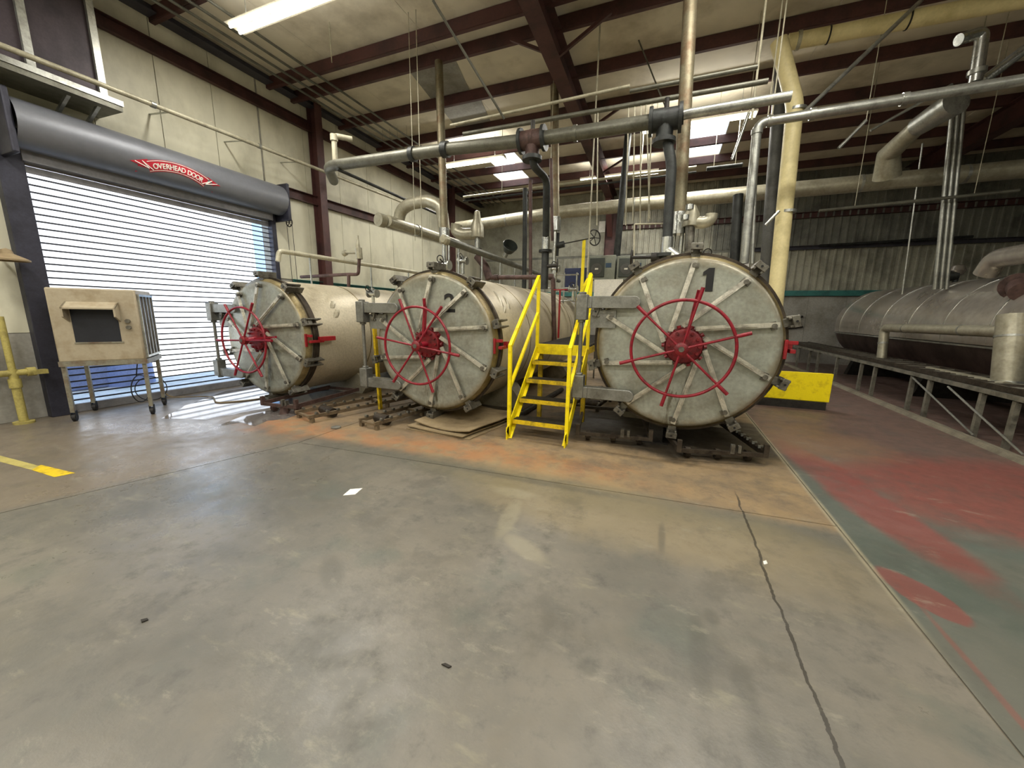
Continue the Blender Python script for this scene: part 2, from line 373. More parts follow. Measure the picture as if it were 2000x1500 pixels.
def txt_mb(txt, size, depth):
    me = text_mesh(txt, size, depth); mb = MB(); mb.add([v.co.copy() for v in me.vertices], [tuple(p.vertices) for p in me.polygons]); return mb
# ------------------------------------------------------------------ setting
XL = -8.3; YB = 16.4; XR = 13.0; YF = -6.0; ZC = 6.42
mb = MB().b2((XL-.3, YF, -.12), (XR, YB, -.008)); fl = mb.build('floor', 'curb', smooth=False); tag(fl, kind='structure')
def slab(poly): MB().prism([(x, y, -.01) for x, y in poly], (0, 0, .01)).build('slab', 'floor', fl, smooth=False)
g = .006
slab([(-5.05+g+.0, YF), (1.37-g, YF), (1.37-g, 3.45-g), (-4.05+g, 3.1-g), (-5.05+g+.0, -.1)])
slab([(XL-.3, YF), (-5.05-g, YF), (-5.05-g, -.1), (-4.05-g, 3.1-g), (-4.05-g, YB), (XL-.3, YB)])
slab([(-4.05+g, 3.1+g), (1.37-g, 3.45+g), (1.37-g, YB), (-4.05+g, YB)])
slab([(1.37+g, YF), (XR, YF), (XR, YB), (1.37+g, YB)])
# left wall with the roll-up door opening
DY0, DY1, DZ = 2.62, 6.12, 3.72
w = MB(); w.b2((XL-.22, YF, 0), (XL-.02, DY0, ZC+.1)); w.b2((XL-.22, DY1, 0), (XL-.02, YB, ZC+.1)); w.b2((XL-.22, DY0, DZ), (XL-.02, DY1, ZC+.1))
wl = tag(w.build('wall_left', 'liner_low', smooth=False), kind='structure')
def lp(y0, y1, z0, z1, m='liner'):
    MB().b2((XL-.02, y0+.006, z0+.004), (XL, y1-.006, z1-.004)).build('liner_panel', m, wl, smooth=False)
ys = [-5.9+1.22*i for i in range(7)]+[DY0-.02]
for i in range(len(ys)-1):
    lp(ys[i], ys[i+1], 0, 1.22, 'liner_low'); lp(ys[i], ys[i+1], 1.22, 3.72); lp(ys[i], ys[i+1], 3.72, 6.4)
for i in range(4):
    y = DY0+i*.875; lp(y, y+.875, 3.74, 5.76); lp(y, y+.875, 5.76, 6.4)
ys = [DY1+.04+1.03*i for i in range(11)]
for i in range(len(ys)-1):
    lp(ys[i], ys[i+1], 0, 2.2, 'liner_low'); lp(ys[i], ys[i+1], 2.3, 4.3); lp(ys[i], ys[i+1], 4.3, 5.8); lp(ys[i], ys[i+1], 5.8, 6.4)
# girts, column, rake beam
def ibeam(mb, a, b, h, wd, side, t=.012):
    a, b = Vector(a), Vector(b); d = (b-a).normalized(); side = Vector(side).normalized(); upv = d.cross(side)
    mb.bar(a, b, t, h, side); 
    for s in (-1, 1): mb.bar(a+upv*s*h/2, b+upv*s*h/2, wd, t, side)
    return mb
def zbeam(a, b, h, wd, m, name, label, cat, group=None, side=(1, 0, 0)):
    mb = MB(); a, b = Vector(a), Vector(b); d = (b-a).normalized(); s = Vector(side); u = d.cross(s)
    mb.bar(a, b, .02, h, s); mb.bar(a+u*h/2+s*wd/2, b+u*h/2+s*wd/2, wd, .012, s); mb.bar(a-u*h/2+s*wd/2*1, b-u*h/2+s*wd/2*1, wd, .012, s)
    o = mb.build(name, m, smooth=False); tag(o, label, cat, group); return o
zbeam((XL+.01, 3.6, 5.82), (XL+.01, YB, 5.95), .2, .09, 'red_steel', 'wall_girt', 'dark red steel girt high on the left wall under the roof edge', 'beam')
zbeam((XL+.01, 6.6, 4.22), (XL+.01, YB, 4.4), .2, .09, 'red_steel', 'wall_girt', 'dark red steel girt at mid height right of the roller hood', 'beam')
mb = ibeam(MB(), (XL+.16, 7.42, 0), (XL+.16, 7.42, 6.35), .24, .2, (0, 1, 0)); tag(mb.build('steel_column', 'red_steel', smooth=False), 'dark red steel column on the left wall behind the leftmost tank', 'column')
mb = ibeam(MB(), (XL+.16, 13.6, 0), (XL+.16, 13.6, 6.35), .24, .2, (0, 1, 0)); tag(mb.build('steel_column', 'red_steel', smooth=False), 'dark red steel column at the far end of the left wall', 'column')
mb = MB().b2((XL, YF, 6.28), (XL+.12, YB, 6.42)); mb.b2((XL, YF, 6.27), (XL+.24, YB, 6.285)); tag(mb.build('rake_beam', 'rake_steel', smooth=False), 'dark grey steel beam along the top of the left wall', 'beam')
zbeam((XL+.01, 6.6, 2.25), (XL+.01, YB, 2.25), .1, .06, 'teal', 'teal_rail', 'teal painted rail along the left wall above the leftmost tank', 'rail')
# back wall
w = MB().b2((XL-.2, YB, 0), (XR, YB+.15, ZC+.1)); wb_ = tag(w.build('wall_back', 'rib_dark', smooth=False), kind='structure')
def sheet(x0, x1, z0, z1, m, ribs=True):
    mb = MB(); mb.b2((x0+.004, YB-.012, z0), (x1-.004, YB, z1))
    if ribs:
        n = 5
        for i in range(n):
            x = x0+(i+.5)*(x1-x0)/n; mb.prism([(x-.035, YB-.012, z0), (x-.02, YB-.045, z0), (x+.02, YB-.045, z0), (x+.035, YB-.012, z0)], (0, 0, z1-z0))
    mb.build('wall_sheet', m, wb_, smooth=False)
x = XL
while x < XR-.1:
    x1 = min(x+1.07, XR)
    sheet(x, x1, 0, 2.32, 'liner_low', False); sheet(x, x1, 2.52, 3.9, 'rib_metal'); sheet(x, x1, 4.0, 6.4, 'rib_metal' if x < 1 else 'rib_dark', x > -4)
    x = x1
MB().b2((XL, YB-.1, 2.34), (XR, YB, 2.52)).build('teal_belt', 'teal', wb_, smooth=False)
zbeam((2.0, YB-.02, 3.95), (XR, YB-.02, 3.95), .12, .1, 'rake_steel', 'wall_girt', 'dark girt across the ribbed back wall at the right', 'beam', side=(0, -1, 0))
zbeam((-2.0, YB-.02, 5.0), (XR, YB-.02, 5.0), .18, .12, 'red_steel', 'wall_girt', 'dark red girt high on the back wall', 'beam', side=(0, -1, 0))
w = MB().b2((XR, YF, 0), (XR+.15, YB+.15, ZC+.1)); tag(w.build('wall_right', 'rib_dark', smooth=False), kind='structure')
w = MB().b2((XL-.2, YF-.15, 0), (XR+.15, YF, ZC+.1)); tag(w.build('wall_front', 'liner', smooth=False), kind='structure')
# ceiling: purlins, blanket bays, skylights
PY = [-5.4+1.4*i for i in range(8)]+[6.38+.0, 6.95, 8.3, 9.7, 11.1, 12.5, 13.9, 15.3]
PY = sorted([y for y in PY if y < 5.3 or y > 6])
SKY = [(11.1, -5.75, -4.75), (12.5, -6.15, -5.05), (11.1, .15, 1.05), (12.5, .15, 1.05)]
MB().b2((XL-.3, YF-.15, ZC+.12), (XR, YB+.15, ZC+.13))
ce = MB(); 
edges = [YF-.15]+PY+[YB+.15]
RX = [-2.2, 6.3]
ceil = MB().b2((XL-.25, YF-.2, ZC+.0), (XL-.02, YB+.2, ZC+.08)); cl = tag(ceil.build('ceiling', 'roof_blanket', smooth=False), kind='structure')
for i in range(len(edges)-1):
    y0, y1 = edges[i], edges[i+1]; cuts = [XL-.25]
    hol = [(a, b) for (yy, a, b) in SKY if abs(yy-y0) < .01]
    xs = [XL-.25, -6.6, -4.4, RX[0], 0, 2.1, 4.2, RX[1], 8.5, 10.7, XR+.15]
    segs = [(xs[k], xs[k+1]) for k in range(len(xs)-1)]
    for a, b in hol:
        ns = []
        for p, q in segs:
            if q <= a or p >= b: ns.append((p, q)); continue
            if p < a: ns.append((p, a))
            if q > b: ns.append((b, q))
        segs = ns
        MB().b2((a+.01, y0+.02, ZC+.02), (b-.01, y1-.02, ZC+.03)).build('skylight_pane', 'skylight', cl, smooth=False)
    for p, q in segs:
        MB().b2((p+.003, y0, ZC+random.uniform(-.004, .004)), (q-.003, y1, ZC+.05)).build('blanket_panel', 'roof_blanket', cl, smooth=False)
for i, y in enumerate(PY):
    if y < 5 and y > 0 or y <= 0: lab = 'dark red roof purlin above and behind the viewpoint'
    names = {6.38: 'nearest dark red roof purlin of the close pair', 6.95: 'second dark red roof purlin of the close pair', 8.3: 'dark red roof purlin just beyond the close pair', 9.7: 'dark red roof purlin in front of the skylights', 11.1: 'dark red roof purlin at the near edge of the skylights', 12.5: 'dark red roof purlin between the two rows of skylights', 13.9: 'dark red roof purlin behind the skylights', 15.3: 'dark red roof purlin nearest the back wall'}
    zbeam((XL, y, 6.31), (XR, y, 6.31), .2, .07, 'red_steel', 'roof_purlin', names.get(y, 'dark red roof purlin overhead near the viewpoint'), 'beam', 'roof purlins overhead near the viewpoint' if y < 6 else None, side=(0, 1, 0))
# rafters
def rafter(x0, x1, label):
    mb = MB(); a, b = V(x0, YF, 6.0), V(x1, YB, 6.0); ibeam(mb, a, b, .44, .26, (1, 0, 0)); tag(mb.build('roof_rafter', 'red_steel', smooth=False), label, 'beam')
rafter(-1.85, -2.35, 'big dark red steel rafter running overhead towards the back wall'); rafter(6.6, 6.6, 'dark red steel rafter at the right above the insulated tank')
for x0, y, s_ in ((-2.05, 6.9, 1), (-2.05, 6.9, -1), (-2.13, 9.7, 1), (-2.2, 12.5, 1)):
    mb = MB().bar((x0, y, 5.8), (x0+s_*.85, y, 6.24), .05, .05); tag(mb.build('knee_brace', 'red_steel'), {(6.9, 1): 'thin steel brace right of the big rafter nearest the viewer', (6.9, -1): 'thin steel brace left of the big rafter', (9.7, 1): 'thin steel brace right of the big rafter above the pipes', (12.5, 1): 'thin steel brace of the big rafter near the back wall'}[(y, s_)], 'brace')
mb = ibeam(MB(), (-2.35, YB-.3, 0), (-2.35, YB-.3, 6.0), .4, .24, (0, 1, 0)); mb.prism([(-2.45, YB-.5, 5.8), (-2.45, YB-.5, 4.6), (-2.45, YB-1.5, 5.8)], (.2, 0, 0)); tag(mb.build('steel_column', 'red_steel', smooth=False), 'dark red haunched steel column on the back wall under the big rafter', 'column')
mb = ibeam(MB(), (8.2, 13.2, 0), (8.2, 13.2, 6.0), .3, .25, (0, 1, 0)); tag(mb.build('steel_column', 'red_steel', smooth=False), 'dark red steel column behind the insulated tank at the right', 'column')
# grey metal patch sheets under the roof
for (y0, y1, sk) in ((6.98, 8.28, .0), (8.32, 9.68, -.15)):
    MB().prism([(-5.25+sk, y0, ZC-.01), (-4.15+sk, y0, ZC-.01), (-4.45+sk, y1, ZC-.01), (-5.45+sk, y1, ZC-.01)], (0, 0, .006)).build('roof_patch', 'liner_low', cl, smooth=False)
# ---- fluorescent fixtures
def fixture(x0, x1, y, z, label, grp=None):
    t = thing('fluorescent_light', ((x0+x1)/2, y, z), label, 'lamp', grp)
    mb = MB().prism([(x0, y-.15, z), (x0, y-.06, z+.07), (x0, y+.06, z+.07), (x0, y+.15, z)], (x1-x0, 0, 0)); mb.build('housing', 'white', t, smooth=False)
    MB().tube([(x0+.02, y-.07, z-.02), (x1-.02, y-.07, z-.02)], .02, 8).build('tube', 'tube_on', t)
    MB().tube([(x0+.02, y+.07, z-.02), (x1-.02, y+.07, z-.02)], .02, 8).build('tube', 'tube_on', t)
    for xx in (x0+.3, x1-.3): MB().cyl((xx, y, z+.07), (xx, y, ZC), .006, 6).build('hanger', 'galv', t)
    light('AREA', 'fluorescent_glow', ((x0+x1)/2, y, z-.05), LAMPW, LAMPC, x1-x0, .26)
    light('AREA', 'fluorescent_uplight', ((x0+x1)/2, y, z+.09), LAMPW*.16, LAMPC, x1-x0, .12, (pi, 0, 0))
fixture(-6.5, -4.1, 4.55, 5.8, 'lit fluorescent fixture under the roof at the top left')
fixture(-6.4, -4.5, 10.4, 5.8, 'lit fluorescent fixture beside the left pair of skylights')
fixture(-.9, 1.4, 10.1, 5.8, 'lit fluorescent fixture in front of the right pair of skylights')
for x in (-6.2, -1.6, 3.0):
    for y in (-3.5, .6): fixture(x-1.2, x+1.2, y, 5.8, 'fluorescent fixture overhead near the viewpoint', 'fluorescent fixtures overhead')
fixture(-.2, 2.2, 4.5, 5.95, 'lit fluorescent fixture overhead above the rightmost tank door')
fixture(-3.0, -.6, 13.2, 5.9, 'fluorescent fixture near the haunched column', None)
fixture(6.9, 9.3, 1.0, 5.8, 'fluorescent fixture overhead near the viewpoint', 'fluorescent fixtures overhead')
# ------------------------------------------------------------------ roll-up door
t = thing('rollup_door', (XL+.05, (DY0+DY1)/2, 0), 'wide rolling grille door with daylight behind and grey hood on the left wall', 'door')
n = 37; pitch = (3.66-.14)/n
for i in range(n):
    z = .14+pitch*(i+.5)
    if i >= n-3: MB().b2((XL+.02, DY0, z-.045), (XL+.035, DY1, z+.045)).build('slat', 'slat_grey', t, smooth=False)
    else: MB().b2((XL+.02, DY0, z-.0115), (XL+.032, DY1, z+.0115)).build('slat', 'slat_dark', t, smooth=False)
MB().b2((XL+.0, DY0, .0), (XL+.06, DY1, .13)).build('bottom_bar', 'slat_grey', t, smooth=False, bevel=.01)
for y0, y1 in ((DY0-.22, DY0+.02), (DY1-.02, DY1+.08)):
    MB().b2((XL, y0, 0), (XL+.14, y1, 3.9)).build('guide_rail', 'jamb_dark', t, smooth=False, bevel=.008)
HX, HZ, HR = -8.05, 3.92, .3
MB().lathe([(0, HR), (3.72, HR)], (HX, 2.52, HZ), (0, 1, 0), 40).build('hood', 'hood_grey', t)
for y in (2.44, 6.24): MB().b2((XL, y, HZ-.42), (HX+.26, y+.07, HZ+.34)).build('end_bracket', 'jamb_dark', t, smooth=False, bevel=.02)
MB().b2((XL+.02, DY0, 3.5), (HX-.08, DY1, 3.66)).build('weather_lip', 'slat_grey', t, smooth=False)
mb = MB().torus((HX+.1, 6.36, 3.5), (0, 1, 0), .09, .012, 24, 6)
for a in (0, pi/3, 2*pi/3): mb.bar((HX+.1-.09*cos(a), 6.36, 3.5-.09*sin(a)), (HX+.1+.09*cos(a), 6.36, 3.5+.09*sin(a)), .012, .01)
mb.build('chain_wheel', 'black_iron', t)
mb = MB()
for dx in (0, .16): mb.tube([(HX+.02+dx, 6.36, 3.5), (HX+.02+dx, 6.37, 2.4), (HX+.0+dx, 6.38, 1.2)], .006, 6)
mb.build('pull_chain', 'black_iron', t)
# ribbon sign on the hood
def on_hood(y, z, e): 
    dz = max(-HR*.98, min(HR*.98, z-HZ)); return V(HX+sqrt(HR*HR-dz*dz)+e, y, z)
SY, SZ = 4.24, 3.66
def arc(u, v):   # u along the ribbon (m), v up
    R_ = .95; a = u/R_; return (SY+(R_+v)*sin(a), SZ-R_+.21+(R_+v)*cos(a))
sg = thing('ribbon_sign', (HX+HR, SY, HZ), 'red ribbon sign lettered OVERHEAD DOOR in white on the grey hood', 'sign')
def ribbon(u0, u1, v0, v1, e, m, name, n=18):
    mb = MB(); vs = []; fs = []
    for i in range(n+1):
        u = u0+(u1-u0)*i/n
        for v in (v0, (v0+v1)/2, v1): y, z = arc(u, v); vs += [on_hood(y, z, e)]
    for i in range(n):
        for k in range(2): fs.append((i*3+k, i*3+3+k, i*3+4+k, i*3+1+k))
    vs2 = [v+V(.004, 0, 0) for v in vs]; N = len(vs)
    mb.add(vs, fs); mb.add(vs2, [tuple(reversed(f)) for f in fs]); return mb.build(name, m, sg)
ribbon(-.42, .42, -.075, .085, .001, 'sign_red', 'ribbon_band')
ribbon(-.42, .42, .066, .074, .007, 'white', 'ribbon_line'); ribbon(-.42, .42, -.064, -.056, .007, 'white', 'ribbon_line')
for s_ in (-1, 1):
    mb = MB(); q = [(s_*.36, -.02), (s_*.40, .10), (s_*.60, .13), (s_*.53, .06), (s_*.60, -.02)]
    pts = [on_hood(*arc(u, v), .002) for u, v in q]; mb.prism(pts if s_ > 0 else pts[::-1], (.005, 0, 0)); mb.build('ribbon_tail', 'sign_red', sg, smooth=False)
    mb = MB(); pz = [(s_*.37, -.05), (s_*.47, .09), (s_*.42, -.02), (s_*.55, .11)]
    for a_, b_ in zip(pz[:-1], pz[1:]): mb.bar(on_hood(*arc(*a_), .010), on_hood(*arc(*b_), .010), .010, .004, (0, 0, 1))
    mb.build('ribbon_fold', 'white', sg, smooth=False)
word = 'OVERHEAD DOOR'; widths = {'O': .072, 'V': .062, 'E': .055, 'R': .062, 'H': .064, 'A': .062, 'D': .064, ' ': .035}
widths = {k: v*.9 for k, v in widths.items()}; tot = sum(widths[c] for c in word); u = -tot/2
for c in word:
    if c != ' ':
        tm = txt_mb(c, .105, .003); uc = u+widths[c]/2
        tm.v = [on_hood(*arc(uc+v.x*.84, v.y-.037), .009+v.z) for v in tm.v]
        tm.build('sign_letter', 'white', sg, smooth=False)
    u += widths[c]
# outdoors
o = MB().b2((-60, -40, -.3), (XL-.22, 60, -.06)).build('outdoor_ground', 'outside_ground', smooth=False); tag(o, kind='structure')
o = MB().b2((-24.5, -30, 0), (-24, 16.6, 7.2)).build('outdoor_wall', 'outside_white', smooth=False); tag(o, kind='structure')
t = thing('covered_machine', (-10.9, 4.4, 0), 'pale blue covered machine standing outside behind the grille door', 'machine')
mb = MB().lathe([(0, .02), (.0, .45), (.9, .42), (1.05, .25), (1.1, .02)], (-10.9, 4.4, -.06), (0, 0, 1), 20); mb.build('cover', 'outside_blue', t)
MB().b2((-11.3, 3.2, -.06), (-10.7, 4.1, .62)).build('base_box', 'outside_blue', t, bevel=.05)
# ------------------------------------------------------------------ wall louver box top left
hx = -7.85
t = thing('wall_louver', (hx, 2.5, 4.5), 'dark louvered heater box with galvanized frame at the top left', 'heater')
MB().b2((XL, .6, 4.62), (hx, 3.42, 6.1)).build('louver_panel', 'vent_dark', t, smooth=False, bevel=.01)
for i in range(13):
    y = .8+i*.2
for y in (1.7, 2.76, 3.44):
    MB().b2((hx, y-.04, 4.5), (hx+.05, y+.04, 6.1)).build('frame_post', 'galv', t, smooth=False)
MB().b2((hx, .6, 6.04), (hx+.05, 3.48, 6.12)).build('frame_rail', 'galv', t, smooth=False)
MB().prism([(XL, .6, 4.42), (hx+.22, .6, 4.40), (hx+.22, .6, 4.52), (hx+.14, .6, 4.50), (XL, .6, 4.50)], (0, 2.95, 0)).build('drip_shelf', 'pipe_grey', t, smooth=False)
MB().b2((hx+.20, .6, 4.47), (hx+.235, 3.56, 4.54)).build('shelf_edge', 'galv', t, smooth=False)
for y in (3.0, 3.3): MB().bar((XL+.02, y, 4.1), (hx+.1, y+.05, 4.44), .04, .04).build('bracket', 'galv', t)
# ------------------------------------------------------------------ tanks
def tank(root_xy, cz, R, L, spoke0, label, num=None, numpos=None, lever=None, wheel_r=.51, wheel_off=(-.03, -.02), hinge_dx=-1.16, latch_len=.0, patches=()):
    x0, y0 = root_xy
    t = thing('pressure_tank', (x0, y0, 0), label, 'tank')
    def B(mb, name, m, par=None, **k):
        mb.v = [v+V(0, 0, 0) for v in mb.v]
        return mb.build(name, m, par or t, local=True, **k)
    C = V(0, 0, cz)
    sh = B(MB().lathe([(.16, R*.93), (.16, R*.985), (L, R*.985), (L+.18, R*.9), (L+.3, R*.6), (L+.34, .01)], C, (0, 1, 0), 72), 'shell', 'tank_shell')
    for yy in (1.35, 2.8, 4.2): B(MB().lathe([(yy, R*.985), (yy, R*.99), (yy+.02, R*.99), (yy+.02, R*.985)], C, (0, 1, 0), 72), 'seam_band', 'door_edge')
    B(MB().lathe([(.09, R*.9), (.09, R*1.01), (.17, R*1.01), (.17, R*.97)], C, (0, 1, 0), 72), 'body_flange', 'flange_dark')
    B(MB().lathe([(.055, R*1.0), (.055, R*1.035), (.085, R*1.035), (.085, R*1.0)], C, (0, 1, 0), 72), 'gasket_ring', 'flange_dark')
    dr = B(MB().lathe([(.08, R*.96), (.075, R*.995), (.03, R), (-.02, R*.985), (-.055, R*.955), (-.065, R*.92), (-.06, R*.88), (-.07, R*.7), (-.09, R*.4), (-.10, .01)], C, (0, 1, 0), 72), 'door', door_material(R, cz, spoke0))
    B(MB().lathe([(.035, R*1.003), (-.018, R*.992), (-.05, R*.962)], C, (0, 1, 0), 72), 'rim', 'door_edge', dr)
    for k in range(10):
        a = radians(88-36*k); ai = a+radians(46)
        e = V(cos(a), 0, sin(a)); tg = V(-sin(a), 0, cos(a)); ei = V(cos(ai), 0, sin(ai))
        p1 = C+e*(R*.93)+V(0, -.10, 0); p0 = C+ei*.215+V(0, -.16, 0)
        mb = MB().bar(p0, p1, .05, .024, (0, 0, 1) if abs(e.z) < .7 else (1, 0, 0)); d = (p1-p0)
        mb.bar(p0+d*.06+V(0, -.014, 0), p0+d*.75+V(0, -.014, 0), .02, .02, (0, 0, 1) if abs(e.z) < .7 else (1, 0, 0))
        B(mb, 'locking_bar', 'bar_steel', dr)
        mb = MB().bar(p1-e*.05-tg*.045+V(0, .02, 0), p1-e*.05+tg*.045+V(0, .02, 0), .03, .05, (0, 1, 0)); mb.cyl(p1-e*.05+V(0, -.03, 0), p1-e*.05+V(0, .05, 0), .026, 12)
        B(mb, 'bar_guide', 'lug_steel', dr)
        q = C+e*(R*1.045)
        mb = MB()
        for s in (-1, 1): mb.bar(q-e*.03+tg*s*.042+V(0, .04, 0), q+e*.07+tg*s*.042+V(0, .04, 0), .30, .022, (0, 1, 0))
        mb.bar(q-tg*.045+V(0, .0, 0)-e*.02, q+tg*.045+V(0, .0, 0)-e*.02, .07, .11, (0, 1, 0)) 
        mb.bar(q+e*.03-tg*.06+V(0, -.10, 0), q+e*.03+tg*.06+V(0, -.10, 0), .045, .065, (0, 1, 0))
        lug = B(mb, 'clamp_lug', 'lug_steel', bevel=.004)
        B(MB().cyl(q+e*.03+V(0, -.126, 0), q+e*.03+V(0, -.128, 0), .012, 12), 'pin_hole', 'black', lug)
    # hub and hand wheel
    mb = MB().lathe([(-.08, .06), (-.08, .205), (-.12, .205), (-.125, .19), (-.2, .185), (-.21, .15), (-.21, .01)], C, (0, 1, 0), 36)
    for k in range(12): a = 2*pi*k/12; q = C+V(cos(a), 0, sin(a))*.155; mb.cyl(q+V(0, -.20, 0), q+V(0, -.235, 0), .018, 6)
    for k in range(10): a = 2*pi*k/10; q = C+V(cos(a), 0, sin(a))*.2; mb.cyl(q+V(0, -.16, 0), q+V(cos(a)*.03, -.16, sin(a)*.03), .022, 8)
    B(mb, 'hub', 'hub_red')
    Wc = C+V(wheel_off[0], -.385, wheel_off[1])
    hw = B(MB().cyl(C+V(0, -.2, 0), Wc+V(0, .02, 0), .035, 16), 'handwheel', 'hand_red')
    B(MB().torus(Wc, (0, 1, 0), wheel_r, .0165, 72, 10), 'wheel_rim', 'hand_red', hw)
    B(MB().lathe([(.04, .02), (.04, .07), (-.02, .07), (-.035, .05), (-.035, .0)], Wc, (0, 1, 0), 24), 'wheel_boss', 'hub_red', hw)
    B(MB().lathe([(-.035, .03), (-.04, .028), (-.04, .0)], Wc, (0, 1, 0), 16), 'boss_nut', 'lug_steel', hw)
    for k in range(6):
        a = radians(spoke0+60*k); e = V(cos(a), 0, sin(a))
        mb = MB().cyl(Wc+e*.05, Wc+e*(wheel_r+.02), .0135, 10); mb.cyl(Wc+e*(wheel_r+.0), Wc+e*(wheel_r+.14), .02, 10)
        B(mb, 'wheel_spoke', 'hand_red', hw)
    if lever:
        a = radians(lever); e = V(cos(a), 0, sin(a)); B(MB().bar(C+e*.1+V(0, -.27, 0), C+e*.50+V(0, -.27, 0), .05, .03, (0, 1, 0)).bar(C+e*.46+V(0, -.27, 0), C+e*.6+V(0, -.30, 0), .03, .03), 'door_lever', 'hand_red')
    # hinge side
    hxp = hinge_dx
    hp = B(MB().cyl((hxp, -.12, cz-.50), (hxp, -.12, cz+.36), .024, 14), 'hinge_post', 'hinge_steel')
    for za, zb in ((.26, .56), (-.7, -.42)):
        mb = MB().b2((hxp-.06, -.19, cz+za), (hxp+.07, -.05, cz+zb)); mb.cyl((hxp, -.12, cz+za-.03), (hxp, -.12, cz+zb+.03), .045, 16)
        k_ = B(mb, 'hinge_knuckle', 'hinge_steel', bevel=.008)
        zz = (zb-.09) if za > 0 else (za+.07)
        mb = MB().b2((hxp+.05, -.165, cz+zz-.07), (hxp+.12, -.125, cz+zz+.07)); mb.prism([(hxp+.12, -.165, cz+zz-.07)]+[(hxp+.60+.07*cos(radians(q_)), -.165, cz+zz+.07*sin(radians(q_))) for q_ in range(-90, 91, 15)]+[(hxp+.12, -.165, cz+zz+.07)], (0, .04, 0))
        mb.b2((hxp+.05, -.13, cz+zz-.07), (hxp+.45, -.03, cz+zz-.05)); mb.b2((hxp+.05, -.13, cz+zz+.05), (hxp+.45, -.03, cz+zz+.07))
        B(mb, 'hinge_arm', 'hinge_steel', bevel=.006)
    mb = MB().b2((hxp+.10, -.09, cz+.17), (hxp+.40, -.03, cz+.38)); B(mb, 'hinge_gusset', 'hinge_steel')
    # latch at the right
    mb = MB().b2((R*.97, -.075, cz-.10), (R*1.0, -.04, cz+.10)); mb.b2((R*1.0, -.06, cz+.05), (R*1.0+.09, -.02, cz+.09)); mb.b2((R+.03, .12, cz-.02), (R+.09, .20+latch_len, cz+.05)); mb.b2((R+.03, -.05, cz-.04), (R+.08, .2, cz+.0))
    B(mb, 'latch', 'latch_red', bevel=.004)
    for yy in (1.3, L-1.0):
        mb = MB().prism([(-R*.72, yy, 0), (R*.72, yy, 0), (R*.84, yy, .14), (R*.6, yy, cz-R*.76), (0, yy, cz-R*.96), (-R*.6, yy, cz-R*.76), (-R*.84, yy, .14)], (0, .34, 0)); B(mb, 'saddle', 'concrete_block', smooth=False)
    for (pa, py_, pw, ph) in patches:
        mb = MB(); vs = []
        for i in range(5):
            for k in range(5):
                a_ = radians(pa)+(i-2)/4*ph/R; w_ = pw*(1-.12*abs(i-2)) ; rr_ = R*.985+(.012 if 0 < i < 4 and 0 < k < 4 else .001)
                vs.append(V(rr_*cos(a_), py_+(k-2)/4*w_+.03*i, cz+rr_*sin(a_)))
        mb.add(vs, [(i*5+k, i*5+k+1, i*5+k+6, i*5+k+5) for i in range(4) for k in range(4)]); B(mb, 'dented_patch', 'scuff')
    if num:
        tm = txt_mb(num, .34, .002) if num != '1' else MB().prism([(-.012, 0, -.002), (.058, 0, -.002), (.058, .245, -.002), (.005, .245, -.002), (-.045, .205, -.002), (-.045, .165, -.002), (-.012, .18, -.002)], (0, 0, .004)); lo = min(v.x for v in tm.v); 
        nx, nz = numpos; tm.v = [V(nx+v.x*1.05, -.082+v.z*-1, nz+v.y) for v in tm.v]
        B(tm, 'tank_number', 'black', smooth=False)
    return t
tank((.2, 4.75), 1.27, .985, 5.3, 17, 'large steel pressure tank with red handwheel, marked 1, right of the yellow stairs', '1', (.17, .59+1.27-.0), lever=82)
tank((-3.0, 4.52), 1.17, .97, 5.6, 52, 'middle steel pressure tank, marked 2, left of the yellow stairs', '2', (.30, .43+1.17), lever=85, patches=((42, .55, .12, .3), (38, .75, .1, .26), (30, .5, .1, .12)))
tank((-6.1, 4.3), 1.13, .95, 4.6, 2, 'leftmost steel pressure tank in front of the grille door', lever=5, latch_len=.22, patches=((37, .62, .12, .16), (26, .6, .13, .16), (26, 1.15, .1, .14)))
# pale scraped patches on the shells are worn insulation dents
# ------------------------------------------------------------------ pipes
def pipe(name, label, cat, pts, r, m, bend=0, n=14, group=None, collars=(), hang=(), floor=False):
    pts = [Vector(p) for p in pts]
    if floor: e_ = pts[-1]; pts.append(V(e_.x, e_.y, 0))
    t = thing(name, pts[0], label, cat, group)
    MB().tube(pts, r, n, bend).build('run', m, t)
    for (i, f, rr, ln, mm) in collars:    # segment, fraction, radius, length, material
        a, b = pts[i], pts[i+1]; d = (b-a).normalized(); c = a.lerp(b, f); MB().cyl(c-d*ln/2, c+d*ln/2, rr, 16).build('coupling', mm, t)
    for f in hang:
        c = pts[0].lerp(pts[-1], f) if len(pts) == 2 else pts[0].lerp(pts[1], f); MB().cyl(c, V(c.x, c.y, ZC+.02), .006, 6).build('hanger', 'pipe_pale', t)
    return t
def rod(label, p0, p1, r=.008, m='pipe_pale', group='thin hanger rods under the roof', name='hanger_rod'):
    p0, p1 = Vector(p0), Vector(p1)
    o = (MB().cyl(V(p1.x, p1.y, ZC+.02), p1, r, 8) if name == 'hanger_rod' and group != 'thin hanger rods in the middle bay' else MB().cyl(p0, p1, r, 8)).build(name, m); return tag(o, label, 'rod', group)
